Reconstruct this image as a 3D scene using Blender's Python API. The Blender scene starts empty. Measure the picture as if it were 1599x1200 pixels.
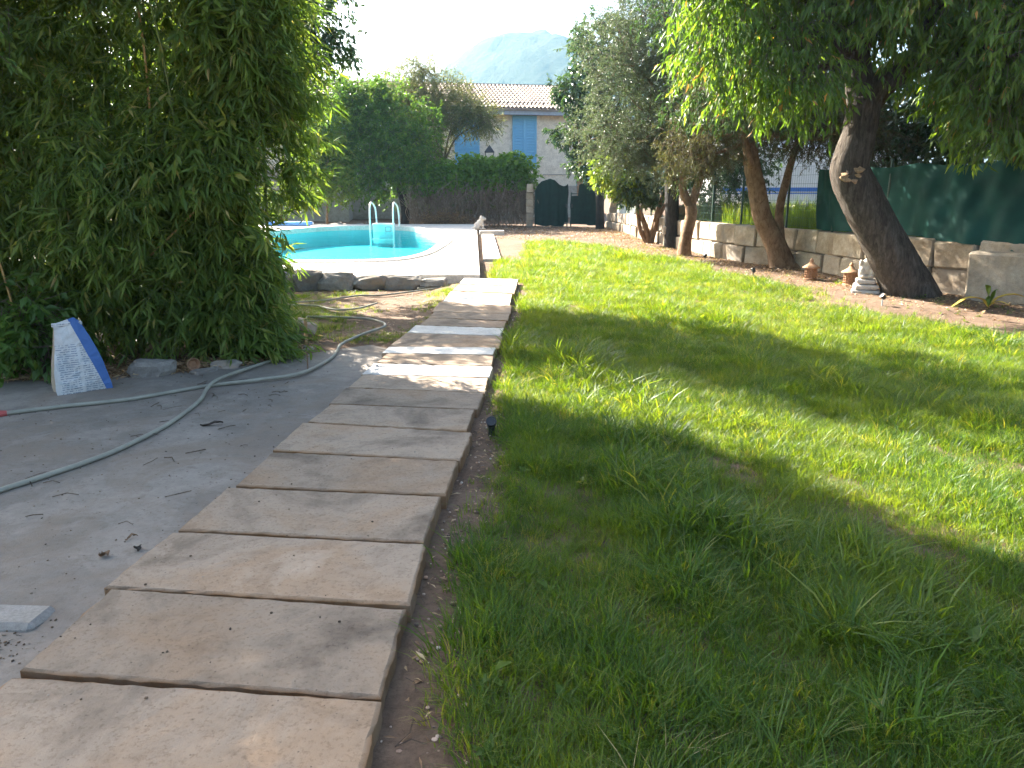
import bpy, math, random
import numpy as np
from mathutils import Vector
R = math.radians
sc = bpy.context.scene
col = sc.collection

# ------------------------------------------------------------------ camera, sky, sun, exposure
cam_d = bpy.data.cameras.new('camera'); cam = bpy.data.objects.new('camera', cam_d); col.objects.link(cam)
cam.location = (0, 0, 1.5); cam.rotation_euler = (R(90 - 14.395), 0, 0)
cam_d.sensor_width = 36; cam_d.lens = 27.02; cam_d.clip_start = 0.05; cam_d.clip_end = 6000
sc.camera = cam
SUN_AZ, SUN_EL = 46.0, 34.0            # degrees left of the view axis, degrees above the horizon
sv = Vector((-math.sin(R(SUN_AZ)) * math.cos(R(SUN_EL)), math.cos(R(SUN_AZ)) * math.cos(R(SUN_EL)), math.sin(R(SUN_EL))))
world = bpy.data.worlds.new('World'); sc.world = world; world.use_nodes = True
wn = world.node_tree; wn.nodes.clear()
wo = wn.nodes.new('ShaderNodeOutputWorld'); wb = wn.nodes.new('ShaderNodeBackground'); ws = wn.nodes.new('ShaderNodeTexSky')
ws.sky_type = 'NISHITA'; ws.sun_disc = False; ws.sun_elevation = R(SUN_EL); ws.sun_rotation = R(-SUN_AZ)
ws.altitude = 50; ws.air_density = 1.0; ws.dust_density = 4.0; ws.ozone_density = 1.0
wb.inputs['Strength'].default_value = 0.065
wn.links.new(ws.outputs[0], wb.inputs[0]); wn.links.new(wb.outputs[0], wo.inputs[0])
sun_d = bpy.data.lights.new('sun', 'SUN'); sun_d.energy = 5.0; sun_d.angle = R(0.53); sun_d.color = (1.0, 0.93, 0.82)
sun = bpy.data.objects.new('sun', sun_d); col.objects.link(sun); sun.location = (-20, 20, 30)
sun.rotation_euler = (-sv).to_track_quat('-Z', 'Y').to_euler()
sc.view_settings.view_transform = 'Standard'; sc.view_settings.look = 'None'
sc.view_settings.gamma = 1.0; sc.view_settings.use_curve_mapping = False
sc.view_settings.exposure = 2.95
sc.render.engine = 'CYCLES'
cy = sc.cycles
cy.use_denoising = True
cy.max_bounces = 6; cy.diffuse_bounces = 3; cy.glossy_bounces = 2; cy.transmission_bounces = 4
cy.use_adaptive_sampling = True; cy.adaptive_threshold = 0.02
cy.transparent_max_bounces = 8; cy.volume_bounces = 0
cy.caustics_reflective = False; cy.caustics_refractive = False; cy.sample_clamp_indirect = 6.0

# ------------------------------------------------------------------ helpers: objects
def link(o, parent=None):
    col.objects.link(o)
    if parent is not None: o.parent = parent
    return o
def tag(o, label=None, cat=None, group=None, kind=None):
    if label: o['label'] = label
    if cat: o['category'] = cat
    if group: o['group'] = group
    if kind: o['kind'] = kind
    return o
def empty(name, loc=(0, 0, 0), rz=0):
    o = bpy.data.objects.new(name, None); o.empty_display_size = 0.1
    o.location = loc; o.rotation_euler = (0, 0, rz); col.objects.link(o); return o
def mesh_data(name, V, F, mats, smooth=False, attrs=None, fmat=None):
    """V (N,3) array, F list of index arrays (each k x n) or list of tuples"""
    me = bpy.data.meshes.new(name)
    V = np.asarray(V, dtype=np.float32)
    if len(F) and isinstance(F[0], np.ndarray):
        loops = np.concatenate([f.ravel() for f in F]).astype(np.int32)
        tot = np.concatenate([np.full(len(f), f.shape[1], np.int32) for f in F])
    else:
        loops = np.fromiter((i for f in F for i in f), np.int32)
        tot = np.fromiter((len(f) for f in F), np.int32)
    start = np.zeros(len(tot), np.int32); start[1:] = np.cumsum(tot)[:-1]
    me.vertices.add(len(V)); me.vertices.foreach_set('co', V.ravel())
    me.loops.add(len(loops)); me.loops.foreach_set('vertex_index', loops)
    me.polygons.add(len(tot)); me.polygons.foreach_set('loop_start', start); me.polygons.foreach_set('loop_total', tot)
    me.polygons.foreach_set('use_smooth', np.full(len(tot), bool(smooth)))
    if not isinstance(mats, (list, tuple)): mats = [mats] if mats else []
    for m in mats: me.materials.append(m)
    if fmat is not None: me.polygons.foreach_set('material_index', np.asarray(fmat, np.int32))
    if attrs:
        for k, a in attrs.items():
            at = me.attributes.new(k, 'FLOAT', 'POINT'); at.data.foreach_set('value', np.asarray(a, np.float32))
    me.update(calc_edges=True); me.validate()
    return me
def mesh(name, V, F, mats, parent=None, smooth=False, attrs=None, fmat=None, off=None):
    V = np.asarray(V, float)
    if off is not None: V = V - np.asarray(off, float)
    return link(bpy.data.objects.new(name, mesh_data(name, V, F, mats, smooth, attrs, fmat)), parent)
class MB:
    """collects vertices and faces"""
    def __init__(s): s.V = []; s.F = []; s.M = []
    def add(s, V, F, m=0):
        b = len(s.V); s.V.extend([tuple(v) for v in V])
        for f in F: s.F.append(tuple(int(i) + b for i in f)); s.M.append(m)
        return s
    def box(s, x0, x1, y0, y1, z0, z1, m=0):
        V = [(x, y, z) for z in (z0, z1) for y in (y0, y1) for x in (x0, x1)]
        return s.add(V, [(0, 2, 3, 1), (4, 5, 7, 6), (0, 1, 5, 4), (2, 6, 7, 3), (0, 4, 6, 2), (1, 3, 7, 5)], m)
    def tube(s, P, r, n=8, m=0, cap=True):
        V, F = tube(P, r, n, cap); return s.add(V, F, m)
    def build(s, name, mats, parent=None, smooth=False, off=None):
        return mesh(name, s.V, s.F, mats, parent, smooth, None, s.M, off)
def catmull(P, k=8):
    P = [np.array(p, float) for p in P]
    P = [2 * P[0] - P[1]] + P + [2 * P[-1] - P[-2]]
    out = []
    for i in range(1, len(P) - 2):
        for j in range(k):
            t = j / k
            a, b, c, d = P[i - 1], P[i], P[i + 1], P[i + 2]
            out.append(0.5 * ((2 * b) + (c - a) * t + (2 * a - 5 * b + 4 * c - d) * t * t + (3 * b - a - 3 * c + d) * t ** 3))
    out.append(P[-2]); return np.array(out)
def tube(P, r, n=8, cap=True, noise=0.0, seed=0):
    P = np.asarray(P, float); m = len(P)
    r = np.full(m, r, float) if np.isscalar(r) else np.asarray(r, float)
    T = np.gradient(P, axis=0); T /= np.linalg.norm(T, axis=1)[:, None] + 1e-9
    up = np.array([0, 0, 1.0]) if abs(T[0][2]) < 0.9 else np.array([1.0, 0, 0])
    V = []; rng = np.random.default_rng(seed)
    ph = rng.uniform(0, 6.28, 6)
    a = np.linspace(0, 2 * np.pi, n, endpoint=False)
    N = np.cross(up, T[0]); N /= np.linalg.norm(N)
    L = 0.0
    for i in range(m):
        if i: L += np.linalg.norm(P[i] - P[i - 1])
        N = N - T[i] * np.dot(N, T[i]); N /= np.linalg.norm(N) + 1e-9
        B = np.cross(T[i], N)
        rr = np.full(n, r[i])
        if noise:
            rr = rr * (1 + noise * (np.sin(3 * a + ph[0] + L * 1.1) * .5 + np.sin(5 * a + ph[1] - L * 1.9) * .35 + np.sin(8 * a + ph[2] + L * 2.7) * .25 + np.sin(L * 4 + ph[3] + a) * .4) + noise * .4 * rng.normal(0, .5, n))
        V.append(P[i] + np.outer(np.cos(a) * rr, N) + np.outer(np.sin(a) * rr, B))
    V = np.concatenate(V)
    F = [(i * n + j, i * n + (j + 1) % n, (i + 1) * n + (j + 1) % n, (i + 1) * n + j) for i in range(m - 1) for j in range(n)]
    if cap: F.append(tuple(range(n))[::-1]); F.append(tuple(range((m - 1) * n, m * n)))
    return V, F
def lathe(prof, n=20):
    V = []; a = np.linspace(0, 2 * np.pi, n, endpoint=False)
    for (r, z) in prof: V += [(r * math.cos(t), r * math.sin(t), z) for t in a]
    m = len(prof)
    F = [(i * n + j, i * n + (j + 1) % n, (i + 1) * n + (j + 1) % n, (i + 1) * n + j) for i in range(m - 1) for j in range(n)]
    F.append(tuple(range(n))[::-1]); F.append(tuple(range((m - 1) * n, m * n)))
    return V, F
def cbox(lx, ly, lz, c, rng=None, jit=0.0):
    """chamfered box centred in x,y with its base at z=0: 44 triangles"""
    h = np.array([lx / 2, ly / 2, lz / 2]); V = []; idx = {}
    S = [(sx, sy, sz) for sx in (-1, 1) for sy in (-1, 1) for sz in (-1, 1)]
    for s in S:
        jc = rng.normal(0, jit, 3) if rng is not None else np.zeros(3)
        cc = c * (rng.uniform(.6, 1.6) if rng is not None else 1)
        for ax in range(3):
            v = np.array(s) * h
            for k in range(3):
                if k != ax: v[k] -= s[k] * cc
            idx[(s, ax)] = len(V); V.append(v + jc + np.array([0, 0, lz / 2]))
    F = []
    for ax in range(3):
        o = [k for k in range(3) if k != ax]
        for sg in (-1, 1):
            q = []
            for (a, b) in ((-1, -1), (1, -1), (1, 1), (-1, 1)):
                s = [0, 0, 0]; s[ax] = sg; s[o[0]] = a; s[o[1]] = b; q.append(idx[(tuple(s), ax)])
            F.append(tuple(q) if (sg > 0) == (ax != 1) else tuple(q[::-1]))
    for ax in range(3):                      # edges along ax
        o = [k for k in range(3) if k != ax]
        for a in (-1, 1):
            for b in (-1, 1):
                s0 = [0, 0, 0]; s0[o[0]] = a; s0[o[1]] = b; s1 = list(s0); s0[ax] = -1; s1[ax] = 1
                s0, s1 = tuple(s0), tuple(s1)
                F.append((idx[(s0, o[0])], idx[(s1, o[0])], idx[(s1, o[1])], idx[(s0, o[1])]))
    for s in S: F.append((idx[(s, 0)], idx[(s, 1)], idx[(s, 2)]))
    return np.array(V), F
def fix_normals(o):
    import bmesh
    bm = bmesh.new(); bm.from_mesh(o.data); bmesh.ops.recalc_face_normals(bm, faces=bm.faces); bm.to_mesh(o.data); bm.free()
    return o
def ico(sub=2):
    import bmesh
    bm = bmesh.new(); bmesh.ops.create_icosphere(bm, subdivisions=sub, radius=1)
    V = np.array([v.co[:] for v in bm.verts]); F = [tuple(v.index for v in f.verts) for f in bm.faces]; bm.free()
    return V, F
ICO2 = ico(2); ICO3 = ico(3)
def vnoise(P, seed=0, f=1.0):
    rng = np.random.default_rng(seed); out = np.zeros(len(P))
    for k in range(7):
        w = rng.normal(0, 1, 3); w = w / np.linalg.norm(w) * f * (1 + k * .55)
        out += np.sin(P @ w * 2.2 + rng.uniform(0, 6.28)) / (1 + k * .5)
    return out / 2.6
def rock(name, loc, dims, mat, seed, parent=None, rz=0, rough=.16, flat=0.35, boxy=False):
    V, F = ICO3; V = V.copy()
    if boxy: V = np.sign(V) * np.abs(V) ** .42
    rng = np.random.default_rng(seed)
    for k in range(13):                      # cut facets
        n = rng.normal(0, 1, 3); n /= np.linalg.norm(n); d = rng.uniform(.95, 1.25) if boxy else rng.uniform(.42, .72)
        e = V @ n - d; V = V - np.outer(np.clip(e, 0, None), n)
    V = V / np.abs(V).max(0)
    V = V * (1 + rough * vnoise(V, seed, 2.0)[:, None] * .6 + rough * .3 * vnoise(V, seed + 5, 5.0)[:, None])
    V = V * np.array(dims) / 2
    V[:, 2] += dims[2] * flat
    c, s = math.cos(rz), math.sin(rz)
    V = V @ np.array([[c, s, 0], [-s, c, 0], [0, 0, 1]])
    o = mesh(name, V, F, mat, parent, smooth=False); o.location = loc; return o
def sstep(a, b, x):
    t = np.clip((np.asarray(x, float) - a) / (b - a), 0, 1); return t * t * (3 - 2 * t)

# ------------------------------------------------------------------ helpers: materials
def mat(name):
    m = bpy.data.materials.new(name); m.use_nodes = True; nt = m.node_tree; nt.nodes.clear()
    out = nt.nodes.new('ShaderNodeOutputMaterial'); return m, nt, out
def N(nt, t, **kw):
    n = nt.nodes.new(t)
    for k, v in kw.items():
        if k in n.inputs: n.inputs[k].default_value = v
        else: setattr(n, k, v)
    return n
def ramp(nt, fac, stops, interp='LINEAR'):
    r = nt.nodes.new('ShaderNodeValToRGB'); r.color_ramp.interpolation = interp
    e = r.color_ramp.elements
    while len(e) < len(stops): e.new(0.5)
    for i, (p, c) in enumerate(stops): e[i].position = p; e[i].color = (*c, 1) if len(c) == 3 else c
    nt.links.new(fac, r.inputs[0]); return r
def mixc(nt, f, a, b, mode='MIX'):
    n = nt.nodes.new('ShaderNodeMix'); n.data_type = 'RGBA'; n.blend_type = mode
    for s, v in ((n.inputs[0], f), (n.inputs[6], a), (n.inputs[7], b)):
        if hasattr(v, 'links'): nt.links.new(v, s)
        elif isinstance(v, (int, float)): s.default_value = v
        else: s.default_value = (*v, 1)
    return n.outputs[2]
def noise(nt, co, scale, detail=5, rough=.6, dist=0):
    n = N(nt, 'ShaderNodeTexNoise', Scale=scale, Detail=detail, Roughness=rough, Distortion=dist)
    if co is not None: nt.links.new(co, n.inputs['Vector'])
    return n.outputs['Fac']
def coords(nt, kind='Object', rnd=False):
    tc = nt.nodes.new('ShaderNodeTexCoord'); co = tc.outputs[kind]
    if rnd:
        oi = nt.nodes.new('ShaderNodeObjectInfo'); v = nt.nodes.new('ShaderNodeVectorMath'); v.operation = 'MULTIPLY_ADD'
        v.inputs[0].default_value = (1, 1, 1); nt.links.new(oi.outputs['Random'], v.inputs[0])
        v.inputs[1].default_value = (37, 51, 23); nt.links.new(co, v.inputs[2]); co = v.outputs[0]
        return co, oi.outputs['Random']
    return co
def bsdf(nt, out, colr, rough=.8, spec=.3, bump=None, bstr=.3, bdist=.02, metal=0):
    p = nt.nodes.new('ShaderNodeBsdfPrincipled')
    if hasattr(colr, 'links'): nt.links.new(colr, p.inputs['Base Color'])
    else: p.inputs['Base Color'].default_value = (*colr, 1)
    if hasattr(rough, 'links'): nt.links.new(rough, p.inputs['Roughness'])
    else: p.inputs['Roughness'].default_value = rough
    p.inputs['Specular IOR Level'].default_value = spec; p.inputs['Metallic'].default_value = metal
    if bump is not None:
        b = N(nt, 'ShaderNodeBump', Strength=bstr, Distance=bdist); nt.links.new(bump, b.inputs['Height']); nt.links.new(b.outputs[0], p.inputs['Normal'])
    nt.links.new(p.outputs[0], out.inputs[0]); return p
def mix2(nt, a, b, f):
    m = N(nt, 'ShaderNodeMath', operation='MULTIPLY_ADD'); nt.links.new(a, m.inputs[0]); m.inputs[1].default_value = f; nt.links.new(b, m.inputs[2]); return m.outputs[0]

def stone_mat(name, stops, scale=3, rough=.9, rnd=True, stain=None, bstr=.5, bdist=.015, vary=.25):
    m, nt, out = mat(name)
    co, rn = coords(nt, 'Object', True)
    n1 = noise(nt, co, scale, 8, .65, .3); n2 = noise(nt, co, scale * 9, 6, .7); n3 = noise(nt, co, scale * 40, 4, .7)
    c = ramp(nt, n1, stops).outputs[0]
    c = mixc(nt, .5, c, ramp(nt, n2, [(.3, (.45, .42, .4)), (.6, (1, 1, 1))]).outputs[0], 'MULTIPLY')
    c = mixc(nt, .35, c, ramp(nt, n3, [(.35, (.5, .48, .45)), (.55, (1, 1, 1))]).outputs[0], 'MULTIPLY')
    if stain is not None:
        s = noise(nt, co, scale * .55, 6, .7, .8)
        c = mixc(nt, ramp(nt, s, [(.5, (0, 0, 0)), (.72, (1, 1, 1))]).outputs[0], c, stain)
    if vary:
        v = N(nt, 'ShaderNodeMapRange'); nt.links.new(rn, v.inputs[0]); v.inputs[3].default_value = 1 - vary; v.inputs[4].default_value = 1 + vary
        h = N(nt, 'ShaderNodeHueSaturation'); nt.links.new(v.outputs[0], h.inputs['Value']); nt.links.new(c, h.inputs['Color']); c = h.outputs[0]
    bsdf(nt, out, c, rough, .2, mix2(nt, n3, n2, .4), bstr, bdist); return m
def plain(name, c, rough=.6, spec=.3, metal=0, var=.15, scale=8, bstr=0.1):
    m, nt, out = mat(name); co = coords(nt, 'Object')
    n1 = noise(nt, co, scale, 5, .65)
    cc = ramp(nt, n1, [(.3, tuple(x * (1 - var) for x in c)), (.7, tuple(min(1, x * (1 + var)) for x in c))]).outputs[0]
    bsdf(nt, out, cc, rough, spec, n1, bstr, .01, metal); return m
def leaf_mat(name, stops, trans=.4, tgain=(1.5, 1.5, .7), rough=.45, spec=.4, inst=False):
    m, nt, out = mat(name)
    if inst: v = nt.nodes.new('ShaderNodeObjectInfo').outputs['Random']
    else:
        a = nt.nodes.new('ShaderNodeAttribute'); a.attribute_name = 'rnd'; v = a.outputs['Fac']
    c = ramp(nt, v, stops).outputs[0]
    p = nt.nodes.new('ShaderNodeBsdfPrincipled'); nt.links.new(c, p.inputs['Base Color'])
    p.inputs['Roughness'].default_value = rough; p.inputs['Specular IOR Level'].default_value = spec
    t = nt.nodes.new('ShaderNodeBsdfTranslucent'); nt.links.new(mixc(nt, 1.0, c, tgain, 'MULTIPLY'), t.inputs['Color'])
    mx = N(nt, 'ShaderNodeMixShader', Fac=trans); nt.links.new(p.outputs[0], mx.inputs[1]); nt.links.new(t.outputs[0], mx.inputs[2])
    nt.links.new(mx.outputs[0], out.inputs[0]); return m

M = {}
# sandstone slabs
def slab_mat(name, base, dark, warm):
    m, nt, out = mat(name); co, rn = coords(nt, 'Object', True)
    big = noise(nt, co, 1.6, 6, .62, .6); mid = noise(nt, co, 6, 8, .7, .4); fine = noise(nt, co, 60, 5, .75); grit = noise(nt, co, 190, 3, .7)
    c = ramp(nt, big, [(.3, dark), (.47, base), (.62, warm), (.75, tuple(min(1, x * 1.25) for x in base))]).outputs[0]
    c = mixc(nt, .55, c, ramp(nt, mid, [(.3, (.5, .45, .4)), (.5, (.95, .93, .9)), (.7, (1.1, 1.08, 1.05))]).outputs[0], 'MULTIPLY')
    c = mixc(nt, .5, c, ramp(nt, fine, [(.33, (.42, .36, .3)), (.48, (1, 1, 1))]).outputs[0], 'MULTIPLY')
    vo = N(nt, 'ShaderNodeTexVoronoi', Scale=26.0); nt.links.new(co, vo.inputs['Vector'])
    c = mixc(nt, ramp(nt, vo.outputs['Distance'], [(.03, (.75, .75, .75)), (.1, (0, 0, 0))]).outputs[0], c, tuple(x * .3 for x in dark))
    a = nt.nodes.new('ShaderNodeAttribute'); a.attribute_name = 'edge'          # broken reddish rim of each slab
    ed = N(nt, 'ShaderNodeMath', operation='MULTIPLY'); nt.links.new(a.outputs['Fac'], ed.inputs[0]); nt.links.new(ramp(nt, mid, [(.3, (.3, .3, .3)), (.6, (1, 1, 1))]).outputs[0], ed.inputs[1])
    c = mixc(nt, ed.outputs[0], c, tuple(x * y for x, y in zip(base, (.62, .42, .25))))
    h = N(nt, 'ShaderNodeHueSaturation'); v = N(nt, 'ShaderNodeMapRange'); nt.links.new(rn, v.inputs[0]); v.inputs[3].default_value = .78; v.inputs[4].default_value = 1.18
    nt.links.new(v.outputs[0], h.inputs['Value']); nt.links.new(c, h.inputs['Color'])
    bsdf(nt, out, h.outputs[0], .88, .25, mix2(nt, grit, fine, .5), .45, .008); return m
M['slab'] = slab_mat('sandstone_slab', (.315, .243, .178), (.15, .115, .085), (.31, .215, .14))
M['slab_white'] = slab_mat('pale_slab', (.62, .60, .56), (.48, .46, .43), (.64, .60, .54))
# concrete yard
m, nt, out = mat('concrete'); co = coords(nt, 'Object')
big = noise(nt, co, .9, 5, .6, .5); mid = noise(nt, co, 5, 8, .72, .3); fine = noise(nt, co, 45, 6, .75); grit = noise(nt, co, 160, 3, .8)
c = ramp(nt, big, [(.38, (.18, .158, .133)), (.5, (.21, .185, .156)), (.52, (.245, .216, .182)), (.7, (.27, .238, .2))]).outputs[0]
c = mixc(nt, .6, c, ramp(nt, mid, [(.3, (.62, .6, .58)), (.6, (1.08, 1.06, 1.05))]).outputs[0], 'MULTIPLY')
c = mixc(nt, .45, c, ramp(nt, fine, [(.3, (.4, .37, .34)), (.46, (1, 1, 1)), (.75, (1.15, 1.15, 1.15))]).outputs[0], 'MULTIPLY')
c = mixc(nt, ramp(nt, noise(nt, co, 1.5, 7, .7, .9), [(.46, (0, 0, 0)), (.62, (.75, .75, .75))]).outputs[0], c, (.205, .16, .12))
c = mixc(nt, ramp(nt, noise(nt, co, 11, 6, .8, .4), [(.54, (0, 0, 0)), (.7, (.6, .6, .6))]).outputs[0], c, (.14, .11, .085))
vo = N(nt, 'ShaderNodeTexVoronoi', Scale=19.0); nt.links.new(co, vo.inputs['Vector'])
c = mixc(nt, ramp(nt, vo.outputs['Distance'], [(.04, (.8, .8, .8)), (.12, (0, 0, 0))]).outputs[0], c, (.09, .075, .06))
bsdf(nt, out, c, .9, .25, mix2(nt, grit, fine, .6), .5, .008); M['concrete'] = m
# soil
m, nt, out = mat('soil'); co = coords(nt, 'Object')
big = noise(nt, co, .6, 6, .65, .6); mid = noise(nt, co, 4.5, 8, .75, .3); fine = noise(nt, co, 38, 8, .8)
c = ramp(nt, big, [(.3, (.12, .08, .055)), (.5, (.165, .115, .08)), (.7, (.215, .155, .11))]).outputs[0]
c = mixc(nt, .7, c, ramp(nt, mid, [(.3, (.5, .47, .45)), (.65, (1.15, 1.12, 1.1))]).outputs[0], 'MULTIPLY')
c = mixc(nt, .6, c, ramp(nt, fine, [(.3, (.35, .32, .3)), (.5, (1, 1, 1)), (.72, (1.4, 1.35, 1.3))]).outputs[0], 'MULTIPLY')
bsdf(nt, out, c, .95, .15, mix2(nt, fine, mid, .5), .8, .03); M['soil'] = m
M['rock'] = stone_mat('rock', [(.3, (.16, .145, .13)), (.5, (.27, .245, .215)), (.7, (.38, .34, .29))], 3.5, stain=(.3, .22, .15))
M['wallstone'] = stone_mat('wall_stone', [(.3, (.24, .17, .105)), (.47, (.38, .305, .22)), (.66, (.49, .42, .33))], 1.8, stain=(.2, .185, .165), vary=.14, bstr=.6)
M['mortar'] = stone_mat('mortar', [(.3, (.12, .10, .08)), (.7, (.22, .19, .15))], 6)
M['mortar_pale'] = stone_mat('pale_concrete', [(.3, (.26, .24, .21)), (.7, (.38, .355, .32))], 9, vary=0)
M['plaster'] = stone_mat('plaster', [(.3, (.78, .69, .55)), (.5, (.81, .73, .6)), (.7, (.83, .76, .64))], .7, vary=0, bstr=.1)
M['plaster_grey'] = stone_mat('plaster_grey', [(.3, (.36, .33, .285)), (.7, (.47, .43, .375))], .9, vary=0)
M['deck'] = stone_mat('deck_stone', [(.3, (.62, .57, .50)), (.7, (.72, .67, .60))], 2.2, vary=.05, bstr=.15)
M['coping'] = stone_mat('coping_stone', [(.3, (.66, .61, .55)), (.7, (.76, .71, .65))], 2.2, vary=.05, bstr=.15)
M['tile'] = stone_mat('roof_tile_clay', [(.3, (.17, .135, .115)), (.5, (.24, .20, .175)), (.7, (.32, .28, .25))], 2.5, vary=.15)
M['brick'] = stone_mat('brick', [(.3, (.42, .2, .1)), (.7, (.55, .3, .17))], 3)
M['terracotta'] = stone_mat('terracotta', [(.3, (.40, .22, .12)), (.7, (.52, .32, .2))], 6, vary=.15)
M['statue'] = stone_mat('statue_stone', [(.3, (.52, .46, .39)), (.7, (.68, .62, .55))], 7, vary=.1)
M['white'] = plain('white_plastic', (.78, .78, .76), .35, .5)
M['blue_shutter'] = plain('blue_paint', (.17, .42, .64), .55, .3, var=.1, scale=20)
M['fascia'] = plain('grey_paint', (.3, .34, .4), .6)
M['darkwood'] = plain('dark_wood', (.07, .03, .025), .7)
M['iron'] = plain('dark_iron', (.025, .025, .028), .5, .5)
M['greenmetal'] = plain('dark_green_metal', (.012, .045, .03), .5, .5)
M['glass'] = plain('lamp_glass', (.55, .58, .6), .1, .6)
M['black'] = plain('black_plastic', (.015, .015, .017), .4, .5)
M['greyplastic'] = plain('grey_plastic', (.35, .36, .37), .4, .5)
M['hose'] = plain('hose_grey', (.26, .25, .2), .6, .2, var=.18, scale=5)
M['red'] = plain('red_plastic', (.36, .07, .06), .5)
M['blue_float'] = plain('blue_foam', (.1, .28, .62), .6)
M['wood'] = plain('raw_wood', (.45, .28, .13), .8, var=.3, scale=30)
M['vehicle'] = plain('white_vehicle_paint', (.8, .8, .8), .3, .5, var=.04)
M['stripe'] = plain('blue_stripe', (.06, .2, .6), .35, .5)
M['sheet'] = plain('pale_sheet', (.5, .52, .47), .6, var=.25, scale=3)
M['liner'] = plain('pool_liner', (.06, .70, .74), .5, .3, var=.05, scale=2)
M['panel_aqua'] = plain('aqua_panel', (.45, .72, .74), .4)
def bark(name, c0, c1, sc_=7, stretch=.22, bstr=1.0):
    m, nt, out = mat(name); tc = nt.nodes.new('ShaderNodeTexCoord'); mp = nt.nodes.new('ShaderNodeMapping')
    mp.inputs['Scale'].default_value = (1, 1, stretch); nt.links.new(tc.outputs['Object'], mp.inputs[0])
    n1 = noise(nt, mp.outputs[0], sc_ * 3, 8, .75, .6); n2 = noise(nt, tc.outputs['Object'], sc_ * .5, 5, .6)
    c = ramp(nt, n1, [(.3, tuple(x * .35 for x in c0)), (.5, c0), (.72, c1)]).outputs[0]
    c = mixc(nt, .6, c, ramp(nt, n2, [(.3, (.6, .58, .55)), (.7, (1.15, 1.12, 1.1))]).outputs[0], 'MULTIPLY')
    bsdf(nt, out, c, .92, .15, n1, bstr, .04); return m
M['bark_dark'] = bark('bark_dark', (.085, .07, .058), (.17, .145, .12))
M['bark_brown'] = bark('bark_brown', (.21, .135, .085), (.34, .24, .165), 5, .5, .5)
M['bark_black'] = bark('bark_black', (.035, .032, .03), (.08, .072, .065))
M['twig'] = bark('twig_bark', (.13, .1, .075), (.24, .19, .15))
M['dry_stem'] = bark('dry_stem', (.26, .2, .15), (.42, .35, .28))
M['cutwood'] = plain('cut_wood', (.30, .2, .115), .85, var=.4, scale=25, bstr=.5)
# foliage
M['bamboo'] = leaf_mat('bamboo_leaf', [(0, (.055, .105, .022)), (.45, (.11, .18, .034)), (.8, (.185, .25, .05)), (.93, (.3, .29, .075)), (1, (.44, .36, .17))], .52)
M['carob'] = leaf_mat('laurel_leaf', [(0, (.045, .10, .02)), (.5, (.08, .155, .028)), (.92, (.13, .2, .04)), (.96, (.32, .17, .06)), (1, (.42, .24, .1))], .52, (2.1, 1.9, .6))
M['olive'] = leaf_mat('olive_leaf', [(0, (.06, .085, .045)), (.5, (.10, .13, .075)), (1, (.2, .235, .16))], .3, (1.3, 1.35, .8), .4, .5)
M['brownleaf'] = leaf_mat('dry_fine_leaf', [(0, (.06, .05, .03)), (.4, (.10, .09, .05)), (.7, (.09, .11, .045)), (1, (.22, .17, .1))], .3)
M['citrus'] = leaf_mat('citrus_leaf', [(0, (.045, .105, .022)), (.6, (.09, .17, .032)), (1, (.2, .27, .05))], .5, rough=.35)
M['lime'] = leaf_mat('light_leaf', [(0, (.09, .15, .025)), (.6, (.16, .23, .04)), (1, (.28, .28, .06))], .45)
M['dark'] = leaf_mat('dark_leaf', [(0, (.028, .06, .025)), (.6, (.045, .09, .035)), (1, (.10, .15, .06))], .33, rough=.3, spec=.6)
M['feather'] = leaf_mat('feathery_leaf', [(0, (.07, .11, .04)), (.55, (.13, .15, .07)), (1, (.3, .25, .15))], .45)
M['ivy'] = leaf_mat('ivy_leaf', [(0, (.07, .15, .022)), (.6, (.12, .23, .035)), (1, (.2, .3, .06))], .5)
m, nt, out = mat('grass_blade'); oi = nt.nodes.new('ShaderNodeObjectInfo')
c = ramp(nt, oi.outputs['Random'], [(0, (.030, .076, .012)), (.5, (.052, .115, .015)), (.85, (.085, .155, .023)), (1, (.18, .2, .06))]).outputs[0]
n1 = noise(nt, oi.outputs['Location'], .9, 4, .6); n2 = noise(nt, oi.outputs['Location'], 4.5, 3, .6)
c = mixc(nt, ramp(nt, n1, [(.45, (0, 0, 0)), (.7, (.7, .7, .7))]).outputs[0], c, (.10, .155, .026))
c = mixc(nt, ramp(nt, n2, [(.3, (.6, .6, .6)), (.5, (0, 0, 0))]).outputs[0], c, (.03, .072, .017))
p = N(nt, 'ShaderNodeBsdfPrincipled', Roughness=.42); p.inputs['Specular IOR Level'].default_value = .35; nt.links.new(c, p.inputs['Base Color'])
t = nt.nodes.new('ShaderNodeBsdfTranslucent'); nt.links.new(mixc(nt, 1.0, c, (3.6, 2.65, .55), 'MULTIPLY'), t.inputs['Color'])
mx = N(nt, 'ShaderNodeMixShader', Fac=.5); nt.links.new(p.outputs[0], mx.inputs[1]); nt.links.new(t.outputs[0], mx.inputs[2]); nt.links.new(mx.outputs[0], out.inputs[0]); M['grass'] = m
M['drygrass'] = leaf_mat('dry_grass_blade', [(0, (.2, .2, .06)), (.5, (.34, .28, .11)), (1, (.42, .34, .18))], .4, inst=True)
M['litter'] = leaf_mat('leaf_litter', [(0, (.13, .07, .035)), (.4, (.25, .14, .07)), (.75, (.36, .23, .12)), (1, (.5, .38, .22))], .15)
M['yellow'] = leaf_mat('yellow_leaf', [(0, (.55, .42, .06)), (1, (.62, .5, .12))], .4, (1.2, 1.1, .5))
M['culm'] = plain('bamboo_culm', (.10, .14, .035), .45, .4, var=.4, scale=5)
M['culm_dry'] = plain('dry_culm', (.36, .22, .07), .5, .4, var=.3, scale=6)
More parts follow.
